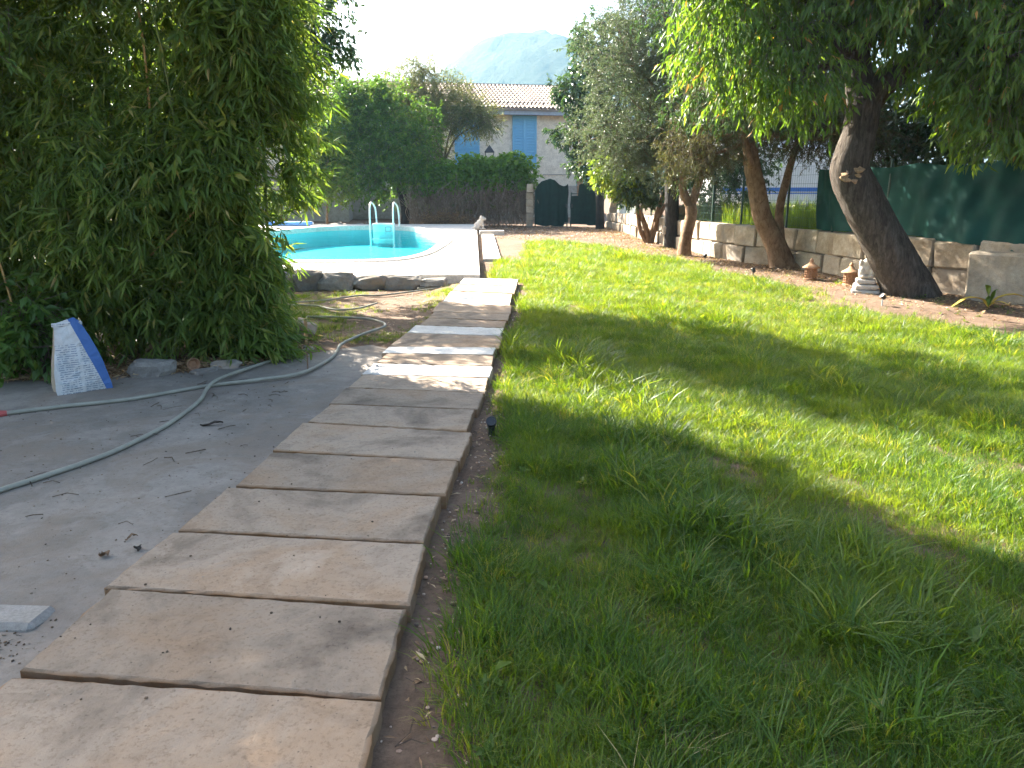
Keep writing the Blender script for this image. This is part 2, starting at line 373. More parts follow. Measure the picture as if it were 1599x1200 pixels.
# shade netting
m, nt, out = mat('green_net'); co = coords(nt, 'Object')
n1 = noise(nt, co, 3, 5, .6)
c = ramp(nt, n1, [(.3, (.005, .042, .035)), (.7, (.011, .078, .064))]).outputs[0]
p = N(nt, 'ShaderNodeBsdfPrincipled', Roughness=.65); p.inputs['Specular IOR Level'].default_value = .2; nt.links.new(c, p.inputs['Base Color'])
wv = N(nt, 'ShaderNodeTexWave', Scale=60.0, Distortion=1.0); nt.links.new(co, wv.inputs[0])
b = N(nt, 'ShaderNodeBump', Strength=.15, Distance=.005); nt.links.new(wv.outputs[1], b.inputs['Height']); nt.links.new(b.outputs[0], p.inputs['Normal'])
t = nt.nodes.new('ShaderNodeBsdfTranslucent'); nt.links.new(c, t.inputs[0])
mx = N(nt, 'ShaderNodeMixShader', Fac=.25); nt.links.new(p.outputs[0], mx.inputs[1]); nt.links.new(t.outputs[0], mx.inputs[2]); nt.links.new(mx.outputs[0], out.inputs[0])
M['net'] = m
M['netdark'] = plain('gate_cloth', (.006, .025, .022), .7, .2, var=.4, scale=4)
# water: clear, tinted, rippled
m, nt, out = mat('water'); tc = nt.nodes.new('ShaderNodeTexCoord'); mp = nt.nodes.new('ShaderNodeMapping'); mp.inputs['Scale'].default_value = (1, .8, 1)
nt.links.new(tc.outputs['Object'], mp.inputs[0])
n1 = noise(nt, mp.outputs[0], 2.6, 3, .5, .4); n2 = noise(nt, mp.outputs[0], 8, 2, .5, .2)
bp = N(nt, 'ShaderNodeBump', Strength=.35, Distance=.05); nt.links.new(mix2(nt, n2, n1, .3), bp.inputs['Height'])
gl = N(nt, 'ShaderNodeBsdfGlossy', Roughness=.02); nt.links.new(bp.outputs[0], gl.inputs['Normal'])
tr = nt.nodes.new('ShaderNodeBsdfTransparent'); tr.inputs[0].default_value = (.70, .98, .99, 1)
fr = N(nt, 'ShaderNodeFresnel', IOR=1.33); nt.links.new(bp.outputs[0], fr.inputs['Normal'])
mx = nt.nodes.new('ShaderNodeMixShader'); fm_ = N(nt, 'ShaderNodeMath', operation='MULTIPLY'); fm_.inputs[1].default_value = .42; nt.links.new(fr.outputs[0], fm_.inputs[0]); nt.links.new(fm_.outputs[0], mx.inputs[0]); nt.links.new(tr.outputs[0], mx.inputs[1]); nt.links.new(gl.outputs[0], mx.inputs[2])
nt.links.new(mx.outputs[0], out.inputs[0]); M['water'] = m

# ------------------------------------------------------------------ layout curves (metres)
SLAB_L = [(-1.58, 1.56, .055), (-1.55, 2.08, .055), (-1.51, 2.6, .055), (-1.45, 3.1, .055), (-1.4, 3.6, .055), (-1.37, 4.13, .055), (-1.33, 4.68, .055), (-1.27, 5.1, .055), (-1.24, 5.52, .055), (-1.2, 5.94, .055), (-1.17, 6.35, .055), (-1.15, 6.77, .055), (-1.13, 7.05, .055), (-1.05, 7.74, .055), (-1.01, 8.18, .056), (-.96, 8.65, .061), (-.93, 9.02, .07), (-.9, 9.71, .09), (-.85, 10.5, .117), (-.79, 11.2, .137), (-.76, 11.86, .145)]
SLAB_R = [(-.39, 1.42, .055), (-.38, 1.95, .055), (-.37, 2.46, .055), (-.36, 2.96, .055), (-.33, 3.47, .055), (-.3, 3.97, .055), (-.26, 4.48, .055), (-.23, 4.96, .055), (-.2, 5.39, .055), (-.19, 5.85, .055), (-.17, 6.23, .055), (-.16, 6.68, .055), (-.13, 6.99, .055), (-.1, 7.6, .055), (-.07, 8.03, .055), (-.05, 8.45, .058), (-.03, 8.89, .066), (-.02, 9.45, .08), (.01, 10.29, .11), (.05, 11.0, .133), (.08, 11.74, .145)]
WHITE = {9, 11, 13, 17, 19}
def path_left(y): return np.interp(y, [p[1] for p in SLAB_L], [p[0] for p in SLAB_L])
def path_right(y): return np.interp(y, [p[1] for p in SLAB_R], [p[0] for p in SLAB_R])
POOL = catmull([(-1.74, 18.2), (-1.8, 20.0), (-2.25, 22.6), (-3.0, 25.2), (-3.7, 26.5), (-4.8, 26.9), (-6.0, 26.5), (-6.8, 25.0), (-7.5, 22.2), (-7.85, 19.5), (-7.8, 17.0), (-7.2, 15.2), (-6.1, 14.35), (-4.4, 14.15), (-2.9, 14.15), (-2.15, 14.5), (-1.8, 15.8), (-1.74, 18.2)], 6)[:-1]
PC = np.array([-4.8, 19.6])
POOL = POOL[np.argsort(np.arctan2(POOL[:, 1] - PC[1], POOL[:, 0] - PC[0]))]
def in_pool(x, y, grow=0.0):
    a = np.arctan2(y - PC[1], x - PC[0]); pa = np.arctan2(POOL[:, 1] - PC[1], POOL[:, 0] - PC[0]); pr = np.hypot(POOL[:, 0] - PC[0], POOL[:, 1] - PC[1])
    r = np.interp(a, pa, pr, period=2 * np.pi); return np.hypot(x - PC[0], y - PC[1]) < r + grow
WALL = catmull([(3.5, 29.2), (3.72, 22.7), (3.95, 18.8), (4.35, 16.1), (4.95, 14.6), (5.25, 13.6), (5.5, 12.5), (6.02, 11.0), (6.65, 9.7), (7.6, 8.3), (8.8, 6.8)], 10)
def wall_x(y): return np.interp(y, WALL[::-1, 1], WALL[::-1, 0])

def gh(x, y):
    x = np.asarray(x, float); y = np.asarray(y, float)
    lift = .07 * sstep(7, 12, y) * np.where(y < 12, sstep(-1.3, -.9, x), 1)
    lift = lift + .5 * sstep(.22, .5, x - wall_x(y)) * sstep(5, 8, y) * sstep(32, 28, y)
    return lift + .012 * np.sin(x * 2.1 + y * .7) * np.sin(y * 1.3 - x * .6) - .012

# ------------------------------------------------------------------ ground: one sheet to the horizon
far = np.array([55, 75, 110, 180, 320, 600, 1200, 2500.])
gx = np.concatenate([-far[::-1], np.arange(-34, -13, 3.0), np.arange(-12, 12.01, .2), np.arange(14, 36, 3.0), far])
gy = np.concatenate([-far[::-1][2:], np.array([-30, -15, -8, -4]), np.arange(-2, 34.01, .2), np.arange(36, 50, 3.0), far])
GX, GY = np.meshgrid(gx, gy); nx, ny = len(gx), len(gy)
GZ = gh(GX, GY)
near = (np.abs(GX) < 12) & (GY > -2) & (GY < 34)
GZ = np.where(near, GZ + .012 * vnoise(np.stack([GX.ravel(), GY.ravel(), 0 * GX.ravel()], 1), 3, 2.2).reshape(GX.shape), GZ)
ii, jj = np.meshgrid(np.arange(nx - 1), np.arange(ny - 1)); k = (jj * nx + ii).ravel()
Q = np.stack([k, k + 1, k + nx + 1, k + nx], 1)
V = np.stack([GX.ravel(), GY.ravel(), GZ.ravel()], 1)
cen = V[Q].mean(1)
Q = Q[~in_pool(cen[:, 0], cen[:, 1], .12)]
ground = tag(mesh('ground', V, [Q], M['soil'], smooth=True), kind='structure')
# concrete yard on the left
rng = np.random.default_rng(4)
yb = [(-9, -1.5)] + [(path_left(y) + .06, y) for y in np.arange(-1.5, 7.2, .25)] + [(-1.35, 7.3), (-1.7, 7.05), (-2.05, 6.75), (-2.5, 6.45), (-3.0, 6.15), (-3.6, 5.95), (-4.3, 5.85), (-6, 5.7), (-9, 5.6)]
yb = [(x + rng.normal(0, .02), y + rng.normal(0, .02)) for x, y in yb]
mb = MB(); n = len(yb)
mb.add([(x, y, .012) for x, y in yb] + [(x, y, -.08) for x, y in yb], [tuple(range(n))] + [((i + 1) % n, i, i + n, (i + 1) % n + n) for i in range(n)])
tag(mb.build('concrete_yard', M['concrete']), kind='structure')
# path: bedding strip and slabs
mb = MB(); P = []
for a, b in zip(SLAB_L, SLAB_R): P += [(a[0] + .05, a[1], a[2] - .035), (b[0] - .05, b[1], b[2] - .035)]
n = len(SLAB_L); V = P + [(x, y, -.06) for x, y, z in P]; m2 = 2 * n
mb.add(V, [(2 * i, 2 * i + 1, 2 * i + 3, 2 * i + 2) for i in range(n - 1)] + [(2 * i + 1, 2 * i + 1 + m2, 2 * i + 3 + m2, 2 * i + 3) for i in range(n - 1)] + [(2 * i + 2, 2 * i + 2 + m2, 2 * i + m2, 2 * i) for i in range(n - 1)] + [(0, m2, m2 + 1, 1), (m2 - 1, 2 * m2 - 1, 2 * m2 - 2, m2 - 2)])
path = tag(mb.build('garden_path', M['mortar']), kind='structure')
for i in range(n - 1):
    rng = np.random.default_rng(100 + i)
    a0, b0, a1, b1 = (np.array(q) for q in (SLAB_L[i], SLAB_R[i], SLAB_L[i + 1], SLAB_R[i + 1]))
    gap = .022 if i < 7 else .013
    fa, fb = a1 + (a0 - a1) * 1.0, b1 + (b0 - b1) * 1.0
    da = (a1 - a0) / np.linalg.norm(a1 - a0); a1 = a1 - da * gap; b1 = b1 - da * gap
    sx = rng.uniform(-.03, .03); a0[0] += sx; a1[0] += sx; sx = rng.uniform(-.02, .02); b0[0] += sx; b1[0] += sx
    U_, V_ = 26, 12; pts = []; ed = []
    for v in range(V_ + 1):
        for u in range(U_ + 1):
            s, t = u / U_, v / V_
            p = (a0 * (1 - s) + b0 * s) * (1 - t) + (a1 * (1 - s) + b1 * s) * t
            border = u in (0, U_) or v in (0, V_); b2 = u in (1, U_ - 1) or v in (1, V_ - 1)
            if border:
                p[0] += rng.normal(0, .0025); p[1] += rng.normal(0, .0022); p[2] -= .006 + abs(rng.normal(0, .0025))
            elif b2:
                p = p + rng.normal(0, .0012, 3); 
                # pull the inner ring close to the rim so that the rounded arris is narrow
                if u == 1: p[0] -= .033
                if u == U_ - 1: p[0] += .033
                if v == 1: p[1] -= .03
                if v == V_ - 1: p[1] += .03
            else: p[2] += rng.normal(0, .0012)
            pts.append(p); ed.append(1.0 if border else 0.0)
    F = [(v * (U_ + 1) + u, v * (U_ + 1) + u + 1, (v + 1) * (U_ + 1) + u + 1, (v + 1) * (U_ + 1) + u) for v in range(V_) for u in range(U_)]
    ring = [u for u in range(U_ + 1)] + [v * (U_ + 1) + U_ for v in range(1, V_ + 1)] + [V_ * (U_ + 1) + u for u in range(U_ - 1, -1, -1)] + [v * (U_ + 1) for v in range(V_ - 1, 0, -1)]
    base = len(pts)
    for r_ in ring:
        p = pts[r_].copy(); p[2] -= .075; pts.append(p); ed.append(1.0)
    m_ = len(ring)
    F += [(ring[(q + 1) % m_], ring[q], base + q, base + (q + 1) % m_) for q in range(m_)]
    c0 = (a0 + b0 + a1 + b1) / 4
    o = mesh('slab', pts, F, M['slab_white'] if i in WHITE else M['slab'], path, smooth=False, attrs={'edge': ed}, off=c0); o.location = c0
    o.rotation_euler = (rng.normal(0, .004), rng.normal(0, .004), 0)
# whitish concrete strip at the lower left edge of the path
V, F = cbox(.9, .17, .1, .02, np.random.default_rng(3), .006)
o = mesh('concrete_kerb', V, F, M['mortar_pale']); o.location = (-2.1, 2.46, -.065); o.rotation_euler = (0, 0, R(-4))
tag(o, 'short whitish concrete kerb strip beside the nearest path slabs', 'kerb')

# ------------------------------------------------------------------ pool deck, pool
DZ = .18
angs = np.arctan2(POOL[:, 1] - PC[1], POOL[:, 0] - PC[0])
OUT = [(-.5, 11.95), (-1.3, 28.6), (-10.5, 28.6), (-9.6, 11.95)]
def ray_poly(a):
    d = np.array([math.cos(a), math.sin(a)]); best = 1e9
    for i in range(4):
        p, q = np.array(OUT[i]), np.array(OUT[(i + 1) % 4]); e = q - p; den = d[0] * e[1] - d[1] * e[0]
        if abs(den) < 1e-9: continue
        w = p - PC; t = (w[0] * e[1] - w[1] * e[0]) / den; u = (w[0] * d[1] - w[1] * d[0]) / den
        if t > 0 and -1e-6 <= u <= 1 + 1e-6: best = min(best, t)
    return PC + d * best
def pool_r(a): return np.interp(a, angs, np.hypot(POOL[:, 0] - PC[0], POOL[:, 1] - PC[1]), period=2 * np.pi)
aa = sorted(list(np.linspace(-np.pi, np.pi, 120, endpoint=False)) + [math.atan2(p[1] - PC[1], p[0] - PC[0]) for p in OUT])
inn = [PC + pool_r(a) * np.array([math.cos(a), math.sin(a)]) for a in aa]; outp = [ray_poly(a) for a in aa]; n = len(aa)
def ringpt(p, grow):
    d = (p - PC) / np.linalg.norm(p - PC); return p + d * grow
V = [(*ringpt(p, .2), DZ) for p in inn] + [(*p, DZ) for p in outp] + [(*p, -.1) for p in outp]
F = [(i, i + n, (i + 1) % n + n, (i + 1) % n) for i in range(n)] + [(i + n, i + 2 * n, (i + 1) % n + 2 * n, (i + 1) % n + n) for i in range(n)]
deck = fix_normals(tag(mesh('pool_deck', V, F, M['deck']), kind='structure'))
# low white steps along the right side of the deck
for (x0, y0, x1, y1, w, z) in ((-.64, 15.4, -.98, 23.6, .42, .115),):
    mb = MB(); V = [(x0 + .07, y0, z), (x0 + w, y0, z), (x1 + w, y1, z), (x1 + .07, y1, z)]
    mb.add(V + [(a, b, -.05) for a, b, c_ in V], [(0, 1, 2, 3), (1, 0, 4, 5), (2, 1, 5, 6), (3, 2, 6, 7), (0, 3, 7, 4)])
    mb.build('step', M['deck'], deck)
V, F = cbox(.75, .35, .2, .01); o = mesh('step_end', V, F, M['deck'], deck); o.location = (-.62, 24.0, .0); o.rotation_euler = (0, 0, R(4))
pool = tag(empty('swimming_pool', (PC[0], PC[1], 0)), 'oval turquoise swimming pool with pale coping set in the deck', 'pool')
poff = (PC[0], PC[1], 0)
prof = [(-.02, DZ - .12), (-.02, DZ + .02), (0, DZ + .035), (.25, DZ + .035), (.27, DZ + .02), (.27, DZ - .02)]
V = []; F = []; nk = len(prof)
for p in inn:
    for g_, z in prof: V.append((*ringpt(p, g_), z))
for i in range(n):
    j = (i + 1) % n; F += [(i * nk + k, i * nk + k + 1, j * nk + k + 1, j * nk + k) for k in range(nk - 1)]
fix_normals(mesh('coping', V, F, M['coping'], pool, smooth=False, off=poff))
V = [(*p, DZ) for p in inn] + [(*p, -.42) for p in inn]
F = [(i, (i + 1) % n, (i + 1) % n + n, i + n) for i in range(n)] + [tuple(range(n, 2 * n))]
mesh('liner', V, F, M['liner'], pool, off=poff)
mesh('water', [(*ringpt(p, -.003), .06) for p in inn], [tuple(range(n))], M['water'], pool, off=poff)
# ladder
lad = tag(empty('pool_ladder', (-4.25, 26.2, DZ)), 'white pool ladder with two arched handrails at the far edge', 'ladder')
for sx in (-.38, .38):
    P = catmull([(sx, -.62, -1.1), (sx, -.62, 0), (sx, -.58, .55), (sx, -.4, .78), (sx, -.1, .8), (sx + .05, .18, .62), (sx + .06, .3, .2), (sx + .06, .3, 0)], 6)
    V, F = tube(P, .027, 10); mesh('handrail', V, F, M['white'], lad, smooth=True)
for z in (-.35, -.65, -.95):
    mb = MB().box(-.38, .38, -.68, -.56, z - .02, z + .02); mb.build('tread', M['white'], lad)
fu = tag(empty('filter_unit', (-4.25, 26.0, DZ)), 'aqua and white filter box hung on the pool edge between the ladder rails', 'pool filter')
V, F = cbox(.68, .5, .05, .01); o = mesh('cover', V, F, M['white'], fu); o.location = (0, 0, .10)
MB().box(-.32, .32, -.24, .2, -.5, .10).build('housing', M['panel_aqua'], fu)
mb = MB(); mb.box(.08, .28, -.262, -.243, -.11, -.09); mb.box(.08, .28, -.262, -.243, .03, .05); mb.box(.08, .10, -.262, -.243, -.09, .03); mb.box(.26, .28, -.262, -.243, -.09, .03)
mb.build('skimmer_frame', M['greyplastic'], fu)

# small seated animals: lumps fused by a voxel remesh
def lump_mesh(name, parts, vox, material, parent=None, smooth_it=4):
    mb = MB()
    for (c_, r_, rot) in parts:
        V, F = ICO2; V = V * np.array(r_)
        ca, sa = math.cos(rot), math.sin(rot)
        V = V @ np.array([[1, 0, 0], [0, ca, sa], [0, -sa, ca]]) + np.array(c_)
        mb.add(V, F)
    o = mb.build(name, material, parent, True)
    r = o.modifiers.new('r', 'REMESH'); r.mode = 'VOXEL'; r.voxel_size = vox; r.use_smooth_shade = True
    s_ = o.modifiers.new('s', 'SMOOTH'); s_.iterations = smooth_it; s_.factor = .5
    dg = bpy.context.evaluated_depsgraph_get(); dg.update()
    me = bpy.data.meshes.new_from_object(o.evaluated_get(dg)); o.modifiers.clear(); o.data = me
    return o
lion = lump_mesh('lion_statue', [((0, 0, .02), (.1, .17, .025), 0), ((0, .07, .11), (.085, .10, .10), 0), ((0, 0, .17), (.075, .1, .13), .5),
    ((.05, -.08, .09), (.025, .03, .1), 0), ((-.05, -.08, .09), (.025, .03, .1), 0), ((.05, -.11, .03), (.03, .045, .02), 0), ((-.05, -.11, .03), (.03, .045, .02), 0),
    ((0, -.06, .29), (.085, .075, .085), 0), ((0, -.13, .29), (.045, .05, .04), 0), ((0, -.145, .265), (.035, .03, .02), 0), ((.055, -.04, .36), (.02, .015, .025), 0), ((-.055, -.04, .36), (.02, .015, .025), 0),
    ((.075, .08, .06), (.04, .09, .055), 0), ((-.075, .08, .06), (.04, .09, .055), 0), ((.03, .17, .05), (.02, .06, .02), 0)], .011, M['statue'], smooth_it=2)
lion.location = (-1.02, 24.9, DZ); lion.scale = (1.15, 1.15, 1.15); lion.rotation_euler = (0, 0, R(100))
tag(lion, 'small pale stone lion seated on the far right deck corner', 'statue')
# blue float lying at the far left of the deck
ft = tag(empty('pool_float', (-7.75, 27.3, DZ)), 'blue and white rolled pool float lying on the far left deck', 'pool float')
for i, (yy, zz, mm) in enumerate(((0, .085, 'blue_float'), (.15, .08, 'white'), (-.14, .075, 'blue_float'))):
    V, F = tube(catmull([(-.8, yy, zz), (-.3, yy + .02, zz), (.3, yy - .02, zz), (.8, yy, zz)], 5), [.05] + [.075] * 14 + [.05], 10); mesh('roll', V, F, M[mm], ft, smooth=True)

# rocks along the front edge of the deck
for i, (x, y, d, rz) in enumerate([(-3.6, 11.72, (.62, .4, .34), .3), (-3.12, 11.72, (.5, .42, .34), 1.4), (-2.68, 11.72, (.56, .36, .32), .1), (-2.16, 11.74, (.56, .36, .28), .0), (-1.64, 11.74, (.62, .34, .26), .05), (-1.2, 11.72, (.42, .32, .2), .2)]):
    o = rock('border_rock', (x, y, -.02), d, M['rock'], 40 + i, rz=rz * .15, flat=.36, boxy=True)
    tag(o, ['grey border rock half hidden by bamboo, leftmost below the deck', 'pointed dark border rock, second from the left below the deck', 'rounded grey border rock, third from left below the deck', 'squarish grey border rock in the middle below the deck edge', 'long flat border rock below the deck, second from its right end', 'low small border rock at the right end below the deck'][i], 'rock', 'rocks along the front of the pool deck')

# ------------------------------------------------------------------ hill beyond the village
hx = np.linspace(-420, 420, 141); hy = np.linspace(430, 1000, 81); HX, HY = np.meshgrid(hx, hy)
r2 = ((HX - 2) / 98) ** 2 + ((HY - 640) / 130) ** 2
HZ = 112 * np.exp(-r2 ** 1.1) + 42 * np.exp(-(((HX - 75) / 60) ** 2 + ((HY - 545) / 70) ** 2)) + 22 * np.exp(-(((HX + 190) / 150) ** 2 + ((HY - 700) / 100) ** 2))
pp = np.stack([HX.ravel(), HY.ravel(), HZ.ravel()], 1)
HZ = HZ + (1.6 * vnoise(pp * .09, 1) + 1.4 * vnoise(pp * .3, 2) + np.random.default_rng(2).normal(0, .9, len(pp))).reshape(HX.shape) * np.clip(HZ / 20, 0, 1) - 3
ii, jj = np.meshgrid(np.arange(140), np.arange(80)); k = (jj * 141 + ii).ravel()
m, nt, out = mat('hill_woods'); co = coords(nt, 'Object')
n1 = noise(nt, co, .11, 8, .75); n2 = noise(nt, co, .02, 4, .6)
c = mixc(nt, .6, ramp(nt, n1, [(.35, (.012, .022, .012)), (.55, (.034, .05, .022)), (.75, (.075, .08, .05))]).outputs[0], ramp(nt, n2, [(.3, (.024, .038, .018)), (.7, (.06, .064, .035))]).outputs[0])
bsdf(nt, out, c, .95, .1, n1, 1, 4); M['hill'] = m
tag(mesh('hill', np.stack([HX.ravel(), HY.ravel(), HZ.ravel()], 1), [np.stack([k, k + 1, k + 142, k + 141], 1)], M['hill'], smooth=True), kind='structure')

# ------------------------------------------------------------------ house
house = tag(empty('house', (.6, 38, 0), R(11)), 'pale plastered house with clay tile roof and blue louvred shutters', 'house')
HX0, HX1 = -14.0, 2.55
mb = MB(); mb.box(HX0, HX1, 0, 9, 1.55, 4.9); mb.build('wall', M['plaster'], house)
mb = MB(); mb.box(HX0 - .03, HX1 + .03, -.06, 9.03, -.1, 1.546); mb.build('stone_base', M['plaster_grey'], house)
MB().box(.9, 2.3, -.025, .0, 2.05, 2.09).build('string_course', M['plaster_grey'], house)
for k in range(22):
    o = mesh('brick', *cbox(.24, .3, .105, .008), M['brick'], house); o.location = (2.72 + (.03 if k % 2 else 0), -.02, 1.0 + k * .112)
roof = mesh('roof', [(HX0 - .3, .25, 5.22), (HX1 + .3, .25, 5.22), (HX1 + .3, 4.4, 6.52), (HX0 - .3, 4.4, 6.52), (HX0 - .3, -.55, 4.96), (HX1 + .3, -.55, 4.96), (HX0 - .3, 9.4, 4.96), (HX1 + .3, 9.4, 4.96), (HX0 - .3, -.55, 4.88), (HX1 + .3, -.55, 4.88), (HX0 - .3, 9.4, 4.88), (HX1 + .3, 9.4, 4.88)],
    [(0, 1, 2, 3), (4, 5, 1, 0), (3, 2, 7, 6), (8, 9, 5, 4), (10, 11, 9, 8), (6, 7, 11, 10), (5, 9, 11, 7, 2, 1), (8, 4, 0, 3, 6, 10)], M['tile'], house)
def tile_col(name, y0, z0, y1, z1, nt_):
    mb = MB()
    L = math.hypot(y1 - y0, z1 - z0); dy, dz = (y1 - y0) / L, (z1 - z0) / L
    for t in range(nt_):
        s0, s1 = L * t / nt_, L * (t + 1) / nt_ + .03
        V = []
        for s, r, lift in ((s0, .072, .05), (s1, .06, .02)):
            for a in np.linspace(0, np.pi, 6):
                V.append((r * math.cos(a), y0 + dy * s - dz * (r * math.sin(a) + lift), z0 + dz * s + dy * (r * math.sin(a) + lift)))
        mb.add(V, [(i, i + 1, i + 7, i + 6) for i in range(5)] + [(0, 1, 2, 3, 4, 5)])
    return mesh_data(name, mb.V, mb.F, M['tile'], True)
up_, lo_ = tile_col('tile_row', .25, 5.25, 4.38, 6.54, 9), tile_col('eave_tile', -.6, 4.965, .32, 5.25, 2)
x = HX0 - .2
while x < HX1 + .25:
    o = link(bpy.data.objects.new('tile_row', up_), roof); o.location.x = x + random.Random(int(x * 100)).uniform(-.012, .012)
    o = link(bpy.data.objects.new('eave_tile', lo_), roof); o.location.x = x + .04 + random.Random(int(x * 77)).uniform(-.012, .012)
    x += .192
V, F = tube([(HX0 - .3, 4.4, 6.54), (HX1 + .3, 4.4, 6.54)], .11, 10); mesh('ridge_tiles', V, F, M['tile'], roof, smooth=True)
MB().box(HX0 - .25, HX1 + .25, -.5, -.42, 4.72, 4.93).build('fascia', M['fascia'], house)
MB().box(HX0 - .1, HX1 + .1, -.40, -.003, 4.74, 4.80).build('soffit', M['darkwood'], house)
def shutter(px, z0, z1, w):
    sh = mesh('shutter', *cbox(w, .05, z1 - z0, .006), M['blue_shutter'], house); sh.location = (px, -.035, z0)
    mb = MB()
    for s in (-1, 1):
        e = s * (w / 2 - .045)
        mb.box(e - .045, e + .045, -.055, -.027, 0, z1 - z0)
        mb.box(s * .035 - .035, s * .035 + .035, -.055, -.027, 0, z1 - z0)
    for zz in (0, (z1 - z0) - .09): mb.box(-w / 2, w / 2, -.058, -.028, zz, zz + .09)
    mb.build('stile_frame', M['blue_shutter'], sh)
    nsl = int((z1 - z0 - .18) / .125)
    sl = mesh_data('slat', *cbox((w / 2 - .16), .015, .115, .004), M['blue_shutter'])
    for s in (-1, 1):
        for k in range(nsl):
            o = link(bpy.data.objects.new('slat', sl), sh); o.location = (s * (w / 4 - .01), -.038, .1 + k * .125); o.rotation_euler = (R(-22), 0, 0)
for (px, w) in ((-.02, 1.16), (-2.75, 1.16), (-5.6, 1.16), (-8.4, 1.16)): shutter(px, 2.35, 4.72, w)
lamp = tag(empty('street_lamp', (-1.02, 36.35, 2.55)), 'black iron four-sided street lantern in front of the house', 'lamp')
mb = MB(); mb.tube([(0, 0, -2.5), (0, 0, .02)], .03, 8); mb.tube([(-.14, 0, .0), (.14, 0, .0)], .018, 6); mb.build('post', M['iron'], lamp)
mb = MB()
for sx in (-1, 1):
    for sy in (-1, 1): mb.tube([(sx * .12, sy * .12, .02), (sx * .2, sy * .2, .48)], .015, 6)
    mb.tube([(sx * .12, -.12, .03), (sx * .12, .12, .03)], .014, 6); mb.tube([(-.12, sx * .12, .03), (.12, sx * .12, .03)], .014, 6)
    mb.tube([(sx * .2, -.2, .47), (sx * .2, .2, .47)], .018, 6); mb.tube([(-.2, sx * .2, .47), (.2, sx * .2, .47)], .018, 6)
mb.build('frame', M['iron'], lamp)
V = [(s1 * .22, s2 * .22, .48) for s1, s2 in ((-1, -1), (1, -1), (1, 1), (-1, 1))] + [(s1 * .08, s2 * .08, .68) for s1, s2 in ((-1, -1), (1, -1), (1, 1), (-1, 1))] + [(0, 0, .8)]
mesh('cap', V, [(0, 1, 5, 4), (1, 2, 6, 5), (2, 3, 7, 6), (3, 0, 4, 7), (4, 5, 8), (5, 6, 8), (6, 7, 8), (7, 4, 8), (3, 2, 1, 0)], M['iron'], lamp)
# outbuilding at the left
ob = tag(empty('outbuilding', (-10.6, 33.5, 0), R(8)), 'low white outbuilding glimpsed left of the citrus tree', 'building')
MB().box(-3.5, 3.0, 0, 4, 2.45, 3.5).build('upper_wall', M['plaster'], ob); MB().box(-3.52, 3.6, -.12, 4, -.1, 2.3).build('lower_wall', M['plaster_grey'], ob)
MB().box(-3.6, 3.7, -.25, 4.05, 2.303, 2.447).build('ledge', M['plaster'], ob)
o = MB().box(2.25, 2.95, -.03, 0.0, 2.65, 3.1).build('window', M['darkwood'], ob); MB().box(2.2, 3.0, -.06, -.005, 2.58, 2.645).build('sill', M['plaster'], o)
MB().box(-3.6, 3.15, -.2, 4.1, 3.503, 3.6).build('roof', M['tile'], ob)

# ------------------------------------------------------------------ gate and posts
def gate_leaf(x0, x1, y, top, label, seed, droop):
    """cloth-covered leaf: top is a list of (s, z) along the width"""
    g_ = tag(empty('gate_leaf', (x0, y, .05)), label, 'gate', 'cloth covered gate leaves')
    w = x1 - x0; nx_, nz_ = 30, 14; V = []; rng = np.random.default_rng(seed); ph = rng.uniform(0, 6, 3)
    for side in (0, 1):
        for j in range(nz_ + 1):
            for i in range(nx_ + 1):
                s = i / nx_; zt = np.interp(s, [t[0] for t in top], [t[1] for t in top]); z0 = .1 + droop * math.sin(s * 5 + ph[0]) * .04 + (-.1 * droop if .5 < s < .9 else 0)
                t = j / nz_; yy = -.03 - .012 * math.sin(s * 21 + ph[1] + t * 2) - .01 * math.sin(s * 47 + ph[2]) + side * .006
                V.append((s * w + .01 * math.sin(t * 9 + ph[2]) * (1 if 0 < i < nx_ else 2), yy, z0 + (zt - z0) * t))
    n1 = (nx_ + 1) * (nz_ + 1)
    F = [(j * (nx_ + 1) + i, j * (nx_ + 1) + i + 1, (j + 1) * (nx_ + 1) + i + 1, (j + 1) * (nx_ + 1) + i) for j in range(nz_) for i in range(nx_)]
    F += [tuple(q + n1 for q in f[::-1]) for f in F]
    mesh('cloth', V, F, M['netdark'], g_, smooth=True)
    mb = MB(); mb.tube([(.02, .02, 0), (.02, .02, 1.25)], .022, 8); mb.tube([(w - .02, .02, 0), (w - .02, .02, 1.25)], .022, 8)
    for z in (.12, .65, 1.2): mb.tube([(.02, .02, z), (w - .02, .02, z)], .018, 6)
    mb.build('frame', M['greenmetal'], g_)
    for k in range(9):
        s = (k + 1) / 10; zt = np.interp(s, [t[0] for t in top], [t[1] for t in top]) - .03
        V, F = tube([(s * w, .02, .1), (s * w, .02, zt)], .009, 6); mesh('bar', V, F, M['greenmetal'], g_)
    V, F = cbox(.05, .04, .14, .006); o = mesh('latch', V, F, M['iron'], g_); o.location = ((w - .05) if seed % 2 else .05, -.06, .7)
gate_leaf(.84, 2.06, 29.1, [(0, 1.3), (.08, 1.5), (.2, 1.64), (.36, 1.7), (.45, 1.74), (.6, 1.68), (.75, 1.52), (.88, 1.46), (.95, 1.5), (1, 1.56)], 'left gate leaf covered in dark green cloth with a rounded top', 1, 1.6)
gate_leaf(2.16, 3.4, 29.1, [(0, 1.12), (.2, 1.13), (.22, 1.5), (.3, 1.56), (.5, 1.6), (.66, 1.55), (.78, 1.5), (.8, 1.14), (1, 1.1)], 'right gate leaf covered in dark green cloth with a low shoulder', 2, .3)
